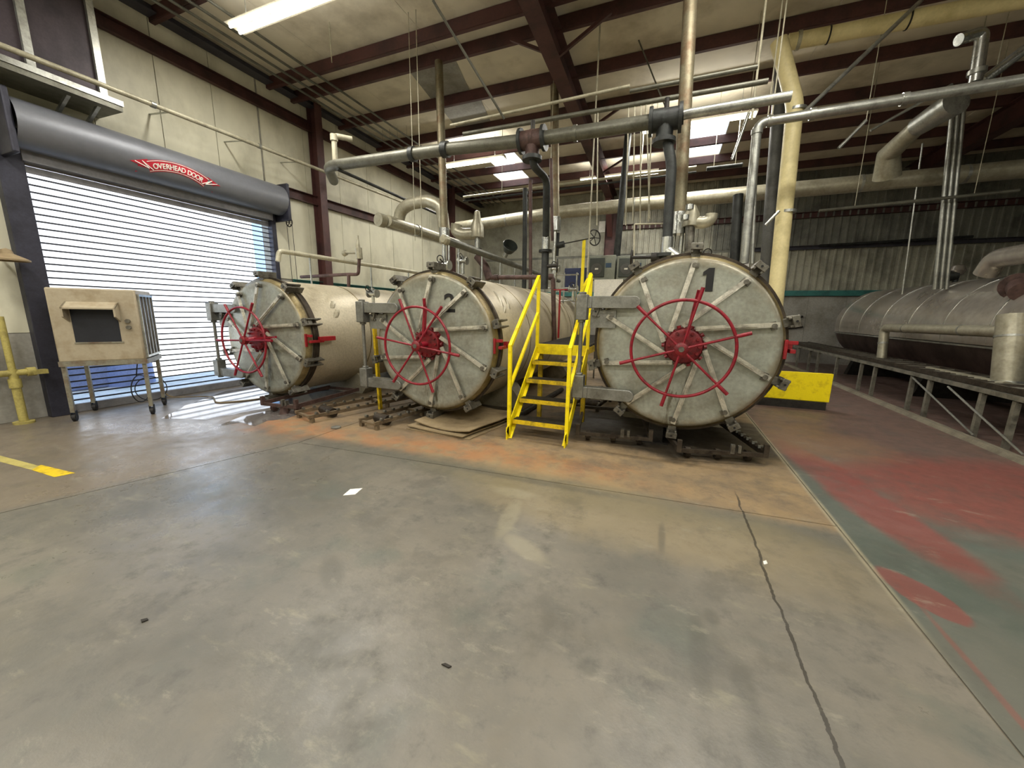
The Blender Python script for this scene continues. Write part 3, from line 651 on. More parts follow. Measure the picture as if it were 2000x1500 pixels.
# along the left wall
a, b = P(0, 88, X=-7.6), P(800, 400, X=-7.6); a = a+(a-b)*.25
pipe('wall_pipe', 'pale steel pipe running the length of the left wall above the hood', 'pipe', [a, b], .035, 'pipe_pale', collars=[(0, .35, .045, .06, 'galv'), (0, .52, .045, .05, 'galv'), (0, .7, .045, .05, 'galv')])
for k, f in enumerate((.38, .5, .62)):
    q = a.lerp(b, f); MB  # clamps to the wall
    o = MB().bar(q+V(0, 0, .03), q+V(-.7, 0, .10), .03, .012).build('pipe_bracket', 'galv'); tag(o, ['small bracket holding the wall pipe beside the louver box', 'small bracket holding the wall pipe above the ribbon sign', 'small bracket holding the wall pipe near the red column'][k], 'bracket')
# conduits under the roof beside the left wall
for i, x_ in enumerate((-7.6, -7.35, -7.1, -6.8)):
    pipe('roof_conduit', ['conduit under the roof nearest the left wall', 'second conduit under the roof from the left wall', 'third conduit under the roof from the left wall', 'fourth conduit under the roof from the left wall'][i], 'pipe', [(x_, 2.5, 6.16), (x_, 15.8, 6.16)], .022, 'pipe_grey', hang=(.1, .5, .9))
# main header
H0 = P(640, 325, Y=5.5); H1 = P(870, 292, Y=5.5); H2 = P(1040, 273, Y=5.5); H3 = P(1300, 234, Y=5.5); H4 = P(1345, 222, Y=5.5); H5 = P(1545, 188, Y=5.5)
pipe('header_pipe', 'thick grey header pipe crossing above all three tanks', 'pipe', [H0+V(-.5, .6, 0), H0, H1, H2, H3], .088, 'pipe_grey', .2, 18, collars=[(1, .75, .11, .08, 'pipe_dark'), (2, .0, .115, .1, 'pipe_dark'), (3, .06, .12, .16, 'pipe_brown'), (3, .0, .13, .05, 'pipe_brown'), (3, .35, .1, .05, 'pipe_grey'), (3, .95, .13, .12, 'pipe_dark')])
pipe('header_branch', 'thinner steel pipe continuing the header to the right past the tall stack', 'pipe', [H3, H4, H5], .055, 'galv', 0, 14, collars=[(0, .5, .1, .14, 'pipe_dark')])
for i, (px_, py_, qx, qy, rr, lab, mm) in enumerate(((905, 262, 1500, 158, .032, 'slim conduit running just above the thick header pipe', 'pipe_grey'), (880, 245, 1230, 168, .022, 'uppermost slim pipe above the header left of the tall stack', 'pipe_pale'), (1230, 178, 1480, 130, .025, 'slim pipe above the header right of the tall stack', 'pipe_grey'))):
    pipe('conduit', lab, 'pipe', [P(px_, py_, Y=5.9), P(qx, qy, Y=5.9)], rr, mm)
rod('steel rod brace dropping from the roof to the header, left of the big rafter', P(845, 0, Y=4.6), P(985, 232, Y=5.6), .016, 'pipe_grey', None, 'roof_strut')
rod('slanting steel strut beneath the roof right of the stack at the far bay', P(1300, 210, Y=8), P(1240, 60, Y=8), .012, 'pipe_grey', None, 'roof_strut')
# left end elbow and descending pipe
e0 = P(655, 322, Y=5.5); e1 = P(652, 265, Y=5.5)
pipe('vent_elbow', 'short pale riser with an elbow on the left end of the header', 'pipe', [e0+V(0, 0, .05), e1, e1+V(.16, .25, .02)], .045, 'pipe_pale', .06, collars=[(0, .92, .062, .1, 'pipe_pale')])
rod('thin rod holding the pale elbow at the left end of the header', e1+V(.1, .15, .03), P(648, 122, Y=5.7), .009)
a = P(658, 330, Z=4.0); b = P(870, 425, Z=4.0)
pipe('branch_pipe', 'slim dark pipe running back from the left end of the header', 'pipe', [a, b], .028, 'pipe_dark')
# stacks
def stack(label, top, bot, r, m, col, drops, name='stack_pipe'):
    t = thing(name, bot, label, 'pipe'); MB().cyl(bot, top, r, 18).build('run', m, t)
    MB().cyl(bot-V(0, 0, .22), bot+V(0, 0, .06), r*1.35, 18).build('collar', 'galv_bright', t)
    for dx, rr, z in drops: MB().cyl(V(bot.x+dx, bot.y, z), V(bot.x+dx, bot.y, bot.z-.2), rr, 10).build('drop_leg', 'galv_bright', t)
    return t
b = P(868, 452, Y=6.9); stack('tall rusty steel stack pipe above the gap between the left and middle tanks', P(857, 120, Y=6.9), b, .075, 'pipe_stack', 1, ((-.02, .035, 1.4), (.1, .02, 1.4)))
b = P(1326, 425, Y=5.9); stack('tallest steel stack pipe rising from the top of the tank marked 1', P(1352, -60, Y=5.9), b, .085, 'pipe_stack', 1, ((-.04, .03, 2.2), (.06, .028, 2.2)))
b = P(1085, 430, Y=8.4); stack('steel stack pipe standing behind the stair platform', P(1083, 163, Y=8.4), b, .085, 'pipe_stack', 1, ((.0, .04, 2.1),))
# dark drops from header
def drop(pts, r, label, bot_z, name='drop_pipe'):
    t = thing(name, pts[0], label, 'pipe'); MB().tube(pts, r, 16, .12).build('run', 'pipe_dark', t)
    e = Vector(pts[-1]); MB().cyl(e+V(0, 0, -.16), e+V(0, 0, .04), r*1.25, 16).build('collar', 'galv_bright', t)
    MB().cyl(e+V(0, 0, -.2), e+V(0, 0, -.16), r*2.0, 18).build('pipe_flange', 'pipe_dark', t)
    MB().cyl(V(e.x, e.y, bot_z), e+V(0, 0, -.2), r*1.1, 16).build('valve_body', 'pipe_dark', t)
    return t, e
t_, e = drop([H2+V(0, 0, 0), P(1040, 322, Y=5.5), P(1068, 350, Y=5.9), P(1066, 468, Y=6.2)], .055, 'dark offset pipe dropping from the header behind the stair rail', 2.0)
mb = MB().torus(e+V(.22, -.05, -.42), (1, .3, 0), .1, .014, 20, 6); mb.cyl(e+V(0, 0, -.42), e+V(.22, -.05, -.42), .03, 10); mb.bar(e+V(.22, -.05, -.52), e+V(.22, -.05, -.32), .02, .012); mb.build('valve_wheel', 'black_iron', t_)
t_, e = drop([H3+V(0, 0, 0), P(1303, 275, Y=5.5), P(1312, 320, Y=5.5), P(1303, 470, Y=5.5)], .062, 'dark pipe with an offset dropping from the header to the tank marked 1', 2.2)
MB().tube([e+V(.0, 0, -.12), e+V(.12, -.05, -.22), e+V(.25, -.1, -.32)], .075, 14, .05).build('inlet_elbow', 'galv', t_)
mb = MB().torus(e+V(-.42, -.05, -.2), (1, 0, 0), .09, .013, 20, 6); mb.cyl(e+V(-.05, 0, -.2), e+V(-.42, -.05, -.2), .022, 10); mb.cyl(e+V(-.18, 0, -.2), e+V(-.08, 0, -.2), .06, 12); mb.bar(e+V(-.42, -.05, -.29), e+V(-.42, -.05, -.11), .016, .01); mb.build('valve_wheel', 'black_iron', t_)
# header flange bodies (tees)
for q, lab in ((H2, 'bolted dark tee valve on the header above the middle tank'), (H3, 'bolted dark tee valve on the header above the tank marked 1')):
    t = thing('tee_valve', q, lab, 'valve')
    mb = MB().cyl(q+V(-.15, 0, 0), q+V(.15, 0, 0), .125, 18); mb.cyl(q+V(0, 0, -.22), q, .1, 16); mb.build('body', 'pipe_brown' if q is H2 else 'pipe_dark', t)
    for dx in (-.17, .17): MB().cyl(q+V(dx-.02, 0, 0), q+V(dx+.02, 0, 0), .165, 18).build('valve_flange', 'pipe_dark', t)
    MB().cyl(q+V(0, 0, -.27), q+V(0, 0, -.22), .14, 18).build('valve_flange', 'pipe_dark', t)
    MB().cyl(q+V(0, 0, .1), q+V(0, 0, .24), .03, 10).build('stem', 'black_iron', t)
# pipe above leftmost tank
a, b = P(545, 490, Z=2.6), P(838, 536, Z=2.6)
t = thing('overhead_pipe', a, 'pale grey pipe on short posts above the leftmost tank', 'pipe')
MB().tube([a+V(0, -.04, -.18), a, b], .042, 14, .07).build('run', 'pipe_pale', t)
for f in (.14, .5, .8):
    q = a.lerp(b, f); MB().cyl(V(q.x, q.y, 1.95), q, .016, 10).build('post', 'galv', t)
# relief valve on left tank
q = P(698, 535, Y=6.0); q = V(q.x, 6.0, 2.1)
t = thing('relief_valve', q, 'brass toned relief valve on a brown elbow above the leftmost tank', 'valve')
A = lambda x, y, Y=5.6: P(x, y, Y=Y)
MB().tube([A(588, 541), A(678, 536), A(700, 536), A(702, 500)], .03, 12, .06).build('pipe_arm', 'pipe_brown', t)
MB().tube([A(681, 560), A(681, 536)], .032, 12).build('tee', 'pipe_brown', t)
mb = MB().cyl(A(702, 506), A(700, 484), .06, 8); mb.cyl(A(698, 493), A(676, 493), .03, 12); mb.cyl(A(676, 493), A(671, 496), .05, 12); mb.cyl(A(699, 484), A(699, 468), .045, 12, .02); mb.cyl(A(699, 470), A(699, 460), .014, 8); mb.build('valve_body', 'insul', t)
# insulated ducts by the left stack
a, b = P(757, 431, Z=3.4), P(868, 468, Z=3.4)
t = thing('insulated_pipe', a, 'thick silver insulated pipe with a capped end left of the rusty stack', 'pipe'); MB().cyl(a, b+(b-a)*.3, .11, 20).build('run', 'insul', t); MB().cyl(a-(b-a).normalized()*.14+V(-.12, 0, 0), a+V(-.1, 0, 0), .13, 20).build('end_cap', 'insul', t); MB().cyl(a+(b-a)*.45, a+(b-a)*.48, .125, 20).build('band', 'galv', t)
q = [P(778, 437, Y=7.0), P(782, 412, Y=7.0), P(800, 398, Y=7.0), P(838, 392, Y=7.0), P(862, 404, Y=7.0), P(868, 450, Y=7.0)]
o = MB().tube(q, .12, 18, .12).build('insulated_elbow', 'insul'); tag(o, 'fat insulated elbow duct arching left of the rusty stack', 'duct')
a, b = P(868, 468, Z=2.8), P(1092, 549, Z=2.8); b = a.lerp(b, .75) if False else b
b = a+(b-a)*.62; b = V(b.x, b.y, 2.8)
t = thing('overhead_pipe', a, 'grey pipe with rounded end running back above the middle tank', 'pipe'); MB().cyl(a, P(1092, 549, Z=2.8), .065, 16).build('run', 'pipe_grey', t); MB().lathe([(0, .001), (.0, .05), (.03, .08), (.12, .082), (.14, .066)], a-V(0, .06, 0), (0, 1, 0), 18).build('end_cap', 'insul', t)
for f, zz in ((.06, 2.1), (.18, 2.1), (.3, 2.1), (.42, 2.1)):
    q = a.lerp(P(1092, 549, Z=2.8), f); MB().cyl(V(q.x, q.y, 1.9), q, .018, 10).build('post', 'galv_bright', t)
# insulated elbow right of left stack
q = [P(892, 438, Y=8.0), P(890, 452, Y=8.0), P(905, 458, Y=8.0), P(932, 456, Y=8.0)]
t = thing('insulated_elbow', q[0], 'insulated elbow with a bell housing right of the rusty stack', 'duct'); MB().tube(q, .13, 16, .1).build('run', 'insul', t)
MB().lathe([(0, .02), (.0, .15), (.22, .15), (.38, .09), (.55, .06), (.57, .01)], P(932, 464, Y=8.0), (0, 0, 1), 18).build('bell', 'insul', t)
MB().cyl(P(932, 500, Y=8), P(932, 464, Y=8), .06, 12).build('neck', 'galv_bright', t); MB().tube([P(932, 500, Y=8), P(948, 520, Y=8), P(956, 545, Y=8)], .09, 12, .1).build('lower_elbow', 'pipe_brown', t)
t = pipe('brown_pipe', 'rusty brown pipe crossing above the middle tank and dropping to the platform', 'pipe', [P(958, 542, Y=7.2), P(1080, 541, Y=7.2), P(1083, 668, Y=7.2)], .045, 'pipe_brown', .07, collars=[(0, .1, .06, .09, 'pipe_brown'), (0, .97, .06, .08, 'pipe_brown')])
# far insulated header
pipe('insulated_header', 'long thick silver insulated pipe across the far bay', 'pipe', [P(892, 445, Y=11), P(1100, 414, Y=11), P(1400, 384, Y=11), P(2040, 326, Y=11)], .17, 'insul', .4, 18, collars=[(1, .3, .178, .06, 'galv'), (1, .7, .178, .05, 'galv'), (2, .3, .178, .05, 'galv'), (3, .5, .178, .05, 'galv')] if False else [(0, .5, .178, .05, 'galv'), (1, .5, .178, .05, 'galv'), (2, .2, .178, .05, 'galv'), (2, .5, .178, .05, 'galv'), (2, .8, .178, .05, 'galv')])
for i, (a, b, rr, m_, lab) in enumerate(((( 905, 385), (1360, 326), .03, 'pipe_pale', 'upper slim pipe of the far pair under the skylights'), ((905, 393), (1360, 336), .022, 'pipe_dark', 'lower slim pipe of the far pair under the skylights'),
        ((1380, 330), (1450, 322), .045, 'pipe_dark', 'short dark pipe stub right of the skylights'), ((1600, 412), (1990, 372), .03, 'pipe_grey', 'thin pipe on the back bay at the right below the insulated header'))):
    pipe('slim_pipe', lab, 'pipe', [P(*a, Y=10.2), P(*b, Y=10.2)], rr, m_, hang=(.2, .8))
# right-hand services
r0, r1, r2 = P(2060, 146, Y=6.6), P(1480, 240, Y=6.6), P(1453, 515, Y=6.6)
pipe('service_pipe', 'galvanized pipe from the upper right turning down behind the tank marked 1', 'pipe', [r0, r1, r2], .06, 'galv', .12, 16, collars=[(0, .95, .072, .06, 'galv'), (1, .06, .072, .06, 'galv'), (0, .45, .072, .06, 'galv'), (0, .78, .072, .06, 'galv')])
pipe('service_pipe', 'slimmer galvanized riser beside the turned down pipe behind the tank marked 1', 'pipe', [P(1478, 250, Y=6.7), P(1468, 515, Y=6.7)], .03, 'galv')
rod('long pale rod hanging in front of the galvanized riser', P(1481, -40, Y=6.4), P(1468, 235, Y=6.4), .014, 'pipe_pale')
rod('', P(1522, -20, Y=6.5), P(1508, 225, Y=6.5), .009); rod('', P(1516, 60, Y=6.7), P(1500, 225, Y=6.7), .009)
t = thing('beige_duct', P(1510, 590, Y=7.6), 'tall beige duct rising behind the tank marked 1 and bending up to the roof', 'duct')
MB().tube([P(1509, 640, Y=7.6), P(1553, 205, Y=7.6), P(1521, 80, Y=7.6)], .115, 20, .12).build('run', 'beige_pipe', t)
for y in (215, 414): q = P(1556-(y-215)*.095, y, Y=7.6); MB().cyl(q-V(0, 0, .02), q+V(0, 0, .02), .13, 20).build('strap', 'galv', t)
MB().cyl(P(1495, 440, Y=7.4), P(1522, 412, Y=7.4), .02, 8).build('strap_arm', 'galv', t)
pipe('beige_duct', 'horizontal beige pipe under the roof at the top right', 'duct', [P(1538, 83, Y=7.9), P(2060, -14, Y=7.9)], .11, 'beige_pipe', collars=[(0, .05, .125, .05, 'pipe_pale'), (0, .18, .118, .02, 'black_iron'), (0, .5, .118, .02, 'black_iron')])
pipe('grey_riser', 'dark grey vertical pipe behind the beige duct', 'pipe', [P(1531, 70, Y=8.6), P(1490, 600, Y=8.6)], .10, 'column_grey', floor=True)
pipe('dark_riser', 'black vertical pipe left of the galvanized risers', 'pipe', [P(1442, 380, Y=9.0), P(1434, 520, Y=9.0), V(P(1434, 520, Y=9.0).x, 9.0, 1.75)], .09, 'pipe_dark')
pipe('angled_strut', 'long slanting steel strut from the galvanized pipe up to the roof', 'strut', [P(1565, 225, Y=7.0), P(1800, 0, Y=7.8)], .028, 'galv')
pipe('angled_strut', 'short white slanting strut left of the galvanized risers', 'strut', [P(1430, 312, Y=8.0), P(1463, 220, Y=8.0)], .025, 'galv_bright', hang=(1,))
pipe('angled_strut', 'short slanting strut under the galvanized pipe at the right', 'strut', [P(1638, 290, Y=8.0), P(1692, 235, Y=8.0)], .025, 'galv', hang=(1,))
pipe('angled_strut', 'long slanting strut behind the galvanized pipe at the right', 'strut', [P(1860, 165, Y=9), P(1700, 255, Y=9)], .022, 'galv')
t = thing('exhaust_duct', P(1740, 345, Y=9), 'silver exhaust duct angling down to the insulated header at the right', 'duct')
MB().tube([P(1732, 346, Y=10.4), P(1736, 300, Y=10.2), P(1795, 245, Y=9.4), P(1862, 200, Y=8.8)], [.22, .13, .11, .10, .10], 18, 0).build('run', 'insul', t)
MB().cyl(P(1792, 247, Y=9.4), P(1868, 198, Y=8.8), .16, 18, .2).build('silencer', 'galv', t)
pipe('exhaust_riser', 'bright vertical duct at the upper right above the galvanized pipe', 'duct', [P(1905, 160, Y=8.2), P(1920, 62, Y=8.2), P(1872, 78, Y=8.1)], .075, 'galv_bright', .1, hang=(.95,), collars=[(0, .2, .1, .06, 'galv')])
pipe('exhaust_riser', 'bright slanting duct at the upper right edge', 'duct', [P(1920, 158, Y=8.4), P(2050, 60, Y=8.4)], .07, 'galv_bright', hang=(.2,))
for i in range(3):
    dx = i*11; pipe('conduit_drop', ['left', 'middle', 'right'][i]+' conduit of the vertical bundle of three above the insulated tank', 'pipe', [P(1862+dx, 190, Y=10.4), P(1826+dx, 565, Y=10.4)], .035, 'galv', n=10)
pipe('conduit_drop', 'thin rod hanging above the far end of the insulated tank', 'rod', [P(1802, 280, Y=11), P(1762, 575, Y=11)], .015, 'galv', n=8)
pipe('lower_pipe', 'long steel pipe at the right along the back wall above the tank', 'pipe', [P(1600, 480, Y=16.2), P(1900, 462, Y=16.2)], .04, 'pipe_dark')
# hanger rods and slim verticals in the middle bay
for (x0, y0, x1, y1, Y_) in ((1228, 205, 1222, 440, 5.9), (1240, 203, 1236, 430, 5.9), (1252, 201, 1250, 455, 5.9), (1262, 199, 1269, 428, 5.9), (1274, 197, 1266, 432, 5.9), (1168, 215, 1166, 440, 5.9)):
    rod('', P(x0, y0, Y=Y_), P(x1, y1, Y=Y_), .009, group='thin hanger rods in the middle bay')
for o in COL.objects:
    if o.name.startswith('hanger_rod') and not o.get('label'):
        pass
rod('long pale rod hanging beside the far yellow post', P(1149, 250, Y=7), P(1146, 560, Y=7), .013, 'pipe_pale')
rod('pale rod hanging left of the middle tank stack', P(822, 300, Y=6), P(826, 530, Y=6), .007, 'pipe_pale')
rod('pale rod just left of the one above the middle tank', P(808, 320, Y=6), P(811, 470, Y=6), .006)
pipe('dark_post', 'dark vertical pipe between the stacks behind the middle tank', 'pipe', [P(1026, 368, Y=9), P(1024, 545, Y=9)], .055, 'pipe_dark', floor=True)
pipe('brown_post', 'slim brown vertical pipe just right of the dark post behind the middle tank', 'pipe', [P(1036, 352, Y=8), P(1036, 545, Y=8)], .038, 'pipe_brown', floor=True)
pipe('dark_post', 'tall thin dark pipe beside the stack behind the platform', 'pipe', [P(1076, 310, Y=7.6), P(1079, 470, Y=7.6)], .03, 'pipe_brown', hang=(0,))
pipe('dark_post', 'dark pipe slanting down left of the tank marked 1 behind the rods', 'pipe', [P(1228, 250, Y=10), P(1205, 495, Y=10)], .08, 'pipe_dark', floor=True)
pipe('white_frame', 'thin white pipe frame left of the dark pipe on the tank marked 1', 'pipe', [P(1238, 522, Y=5.6), P(1239, 438, Y=5.6), P(1315, 436, Y=5.6)], .011, 'pipe_pale', .02)
q = P(1352, 430, Y=6.0)
t = thing('relief_valve', q, 'insulated relief valve and elbow right of the tallest stack', 'valve')
MB().tube([P(1346, 492, Y=5.8), P(1348, 440, Y=5.8)], .06, 14).build('riser', 'lug_steel', t); MB().tube([P(1348, 432, Y=5.8), P(1372, 436, Y=5.8), P(1388, 430, Y=5.8), P(1390, 418, Y=5.8)], .075, 14, .08).build('elbow', 'insul', t); MB().lathe([(0, .03), (.0, .095), (.14, .1), (.26, .04), (.27, .0)], P(1349, 442, Y=5.8), (0, 0, 1), 14).build('bonnet', 'insul', t)
for x, y in ((1305, 410), (1347, 405), (1338, 425)): MB().lathe([(-.04, .01), (-.03, .05), (.03, .05), (.04, .01)], P(x, y, Y=5.6), (0, 0, 1), 14).build('cap', 'galv_bright', t)
# valves on tank tops (small gear)
def gear(px_, py_, Y_, label):
    q = P(px_, py_, Y=Y_); t = thing('valve_cluster', q, label, 'valve')
    MB().cyl(q+V(0, 0, -.3), q+V(0, 0, .05), .03, 10).build('riser', 'galv_bright', t); MB().cyl(q+V(-.09, 0, -.05), q+V(.09, 0, -.05), .05, 12).build('valve_body', 'galv_bright', t)
    for s in (-1, 1): MB().cyl(q+V(s*.09-.01, 0, -.05), q+V(s*.09+.01, 0, -.05), .075, 14).build('valve_flange', 'galv', t)
    mb = MB().torus(q+V(0, -.12, .03), (0, 1, .2), .055, .008, 16, 6); mb.cyl(q+V(0, 0, -.03), q+V(0, -.12, .03), .012, 8); mb.build('valve_wheel', 'black_iron', t)
gear(868, 512, 5.3, 'galvanized gate valve under the rusty stack on the middle tank')
gear(904, 505, 7.0, 'small valve on the middle tank behind the rounded pipe end')
gear(1120, 560, 8.6, 'small valve cluster left of the far yellow rail')
gear(1085, 520, 8.4, 'valve under the stack behind the platform'); gear(1380, 500, 6.6, 'small valve on the tank marked 1 right of the stack')
gear(728, 568, 5.6, 'small white valve on top of the leftmost tank')
for i, (x, y, Y_) in enumerate(((1062, 540, 9), (1102, 545, 9))):
    q = P(x, y, Y=Y_); t = thing('pump_skid', V(q.x, q.y, 1.9), ['left', 'right'][i]+' galvanized pipe rack behind the middle tank', 'pipe rack')
    for dx in (-.3, 0, .3): MB().cyl(V(q.x+dx, q.y, 0.9), V(q.x+dx, q.y, 2.55), .02, 8).build('upright', 'galv', t)
    for dz in (1.9, 2.2, 2.5): MB().cyl(V(q.x-.35, q.y, dz), V(q.x+.35, q.y, dz), .018, 8).build('crossbar', 'galv_bright', t)
# black chain-wheel valve on the back
q = P(1161, 464, Y=8.6)
t = thing('remote_handwheel', q, 'black spoked handwheel on a long rod above the far yellow post', 'valve')
mb = MB().torus(q, (1, -.8, 0), .16, .014, 28, 8); d = V(.62, .78, 0)
for k in range(5): a = 2*pi*k/5; mb.cyl(q, q+(d*cos(a)+Z3*sin(a))*.16, .009, 6)
mb.build('wheel', 'black_iron', t); MB().cyl(q, P(1095, 477, Y=8.5), .012, 8).build('rod', 'black_iron', t)
mb = MB().cyl(P(1095, 477, Y=8.5)+V(-.08, 0, -.03), P(1095, 477, Y=8.5)+V(.08, 0, 0), .07, 12); mb.cyl(P(1088, 500, Y=8.5), P(1090, 455, Y=8.5), .035, 10); mb.build('valve_body', 'pipe_dark', t)
# floodlight-like wire basket
q = P(992, 490, Y=9.5); t = thing('wall_floodlight', q, 'caged grey floodlight behind the middle tank', 'lamp')
mb = MB().lathe([(0, .06), (.02, .14), (.2, .2), (.21, .19)], q, (.5, -.5, .5), 16); mb.build('cage', 'panel_dark', t); MB().cyl(q-V(.1, 0, .15), q, .06, 12).build('body', 'galv', t)
# control panels on a stand behind
for i, (x0, x1) in enumerate(((1149, 1200), (1206, 1258))):
    a = P(x0, 500, Y=9.6); b = P(x1, 546, Y=9.6); t = thing('control_panel', a, ['left', 'right'][i]+' grey control cabinet with a round chart window behind the tank marked 1', 'control panel')
    MB().b2((a.x, 9.6, b.z), (b.x, 9.85, a.z-.0)).build('cabinet', 'panel_grey', t, bevel=.01); w_ = b.x-a.x; h_ = a.z-b.z
    MB().b2((a.x+.05, 9.57, b.z+.06), (a.x+w_*.62, 9.6, a.z-.06)).build('chart_door', 'panel_dark', t, bevel=.01)
    c = V(a.x+w_*.34, 9.565, b.z+h_*.45); MB().lathe([(0, .0), (.0, w_*.2), (.01, w_*.21)], c, (0, 1, 0), 24).build('chart_window', 'column_grey', t); MB().b2(c+V(-.04, -.008, -.02), c+V(.04, -.002, .02)).build('chart_label', 'white', t)
    MB().b2((a.x+w_*.66, 9.585, b.z+h_*.5), (a.x+w_*.86, 9.6, b.z+h_*.68)).build('keypad', 'blue_key', t)
    MB().cyl((a.x+.1, 9.7, 1.0), (a.x+.1, 9.7, b.z), .03, 8).build('stand', 'galv', t)
a = P(1161, 546, Y=9.5); b = P(1215, 574, Y=9.5); o = MB().b2((a.x, 9.5, b.z-.1), (b.x, 9.53, a.z)).build('notice_board', 'white', smooth=False); tag(o, 'cream notice board below the control cabinets', 'sign')
for dx_ in (.1, .5):
    MB().cyl((a.x+dx_, 9.55, 0), (a.x+dx_, 9.55, a.z-.05), .02, 8).build('stand_leg', 'galv', o)
a = P(1103, 524, Y=10); b = P(1139, 552, Y=10); o = MB().b2((a.x, 10, b.z-.2), (b.x+.1, 10.2, a.z)).build('blue_cabinet', 'blue_panel', smooth=False, bevel=.01); tag(o, 'dark blue cabinet behind the far yellow post', 'cabinet')
a = P(1170, 432, Y=YB-.1); b = P(1193, 452, Y=YB-.1); o = MB().b2((a.x, YB-.06, b.z), (b.x, YB-.04, a.z)).build('wall_notice', 'white', smooth=False); tag(o, 'blank cream notice high on the back wall', 'sign')
a = P(1428, 512, Y=YB-.1); b = P(1462, 530, Y=YB-.1); o = MB().b2((a.x, YB-.06, b.z), (b.x, YB-.04, a.z)).build('wall_notice', 'white', smooth=False); tag(o, 'pale notice on the back wall behind the galvanized risers', 'sign')
# ------------------------------------------------------------------ stairs
SX0, SX1 = -1.78, -1.02; PZ = 1.15
t = thing('yellow_stairs', ((SX0+SX1)/2, 4.4, 0), 'bright yellow steel stairs with handrails between the middle tank and the tank marked 1', 'stairs')
ty = [4.42, 4.67, 4.92, 5.17]
for i, y in enumerate(ty):
    z = .23*(i+1)
    mb = MB().b2((SX0+.02, y, z-.02), (SX1-.02, y+.24, z))
    tr = mb.build('tread', 'grate', t, smooth=False)
    MB().b2((SX0+.02, y-.012, z-.05), (SX1-.02, y+.0, z+.004)).build('nosing', 'yellow_worn', tr, smooth=False)
for x, s in ((SX0, -1), (SX1, 1)):
    mb = MB().bar((x, 4.30, .06), (x, 5.42, PZ-.08), .14, .012, (0, -.7, 1)); mb.b2((x-.006, 4.26, 0), (x+.006, 4.42, .16))
    mb.bar((x-s*.02, 4.33, .0), (x-s*.02, 5.42, PZ-.15), .05, .012, (1, 0, 0)); mb.build('stringer', 'yellow', t, smooth=False)
    mb = MB().bar((x, 4.35, .03), (x, 4.35, 1.2), .042, .042); mb.build('front_post', 'yellow', t, smooth=False)
    mb = MB().bar((x, 5.42, PZ-.05), (x, 5.42, 2.13), .042, .042); mb.build('top_post', 'yellow', t, smooth=False)
    mb = MB().bar((x, 4.35, 1.19), (x, 5.42, 2.13), .042, .042); mb.build('handrail', 'yellow', t, smooth=False)
    mb = MB().bar((x, 4.35, .66), (x, 5.42, 1.61), .036, .036); mb.build('mid_rail', 'yellow', t, smooth=False)
pf = thing('platform', ((SX0+SX1)/2, 6.5, 0), 'dark grated walkway with a yellow edge at the top of the stairs', 'platform')
MB().b2((SX0, 5.42, PZ-.15), (SX1, 5.45, PZ)).build('fascia', 'yellow', pf, smooth=False)
mb = MB()
for i in range(34): mb.b2((SX0, 5.45+i*.09, PZ-.03), (SX1, 5.48+i*.09, PZ))
for i in range(7): x = SX0+.05+i*.11; mb.b2((x, 5.45, PZ-.04), (x+.01, 8.6, PZ-.008))
mb.build('grating', 'grate', pf, smooth=False)
for x in (SX0+.02, SX1-.02): MB().b2((x-.02, 5.45, PZ-.13), (x+.02, 8.55, PZ-.04)).build('side_beam', 'yellow_worn', pf, smooth=False)
for x in (SX0+.04, SX1-.04):
    for y in (5.5, 8.5): MB().b2((x-.03, y-.03, 0), (x+.03, y+.03, PZ-.13)).build('leg', 'yellow_worn', pf, smooth=False)
t = thing('far_railing', P(1143, 560, Y=8.6), 'yellow railing and posts at the far end of the walkway', 'railing')
a = P(1141, 468, Y=8.6); MB().b2((a.x-.03, 8.57, PZ-.1), (a.x+.03, 8.63, a.z)).build('tall_post', 'yellow', t, smooth=False)
a = P(1154, 535, Y=7.2); MB().bar((a.x, 7.2, PZ-.1), (a.x, 7.2, a.z), .05, .05).build('post', 'yellow', t, smooth=False); MB().bar((a.x, 7.2, a.z), (a.x-.02, 6.3, a.z-.5), .05, .05).build('handrail', 'yellow', t, smooth=False)
MB().bar((a.x, 7.2, a.z-.45), (a.x-.02, 6.3, a.z-.95), .04, .04).build('mid_rail', 'yellow', t, smooth=False)
q = P(1094, 566, Y=6.9); t = thing('valve_key', (q.x, 6.9, PZ), 'red T handled valve key standing on the walkway', 'tool'); MB().cyl((q.x, 6.9, PZ), (q.x, 6.9, q.z), .018, 10).build('shaft', 'latch_red', t); MB().cyl((q.x-.12, 6.9, q.z), (q.x+.14, 6.9, q.z), .011, 10).build('handle', 'latch_red', t)
# yellow leg between left and middle tanks
q = P(735, 640, Y=4.8); o = MB().bar((q.x, 4.8, 0), (q.x-.04, 4.8, q.z+.05), .06, .04).build('yellow_post', 'yellow_worn', smooth=False); tag(o, 'worn yellow post behind the hinge of the middle tank', 'post')
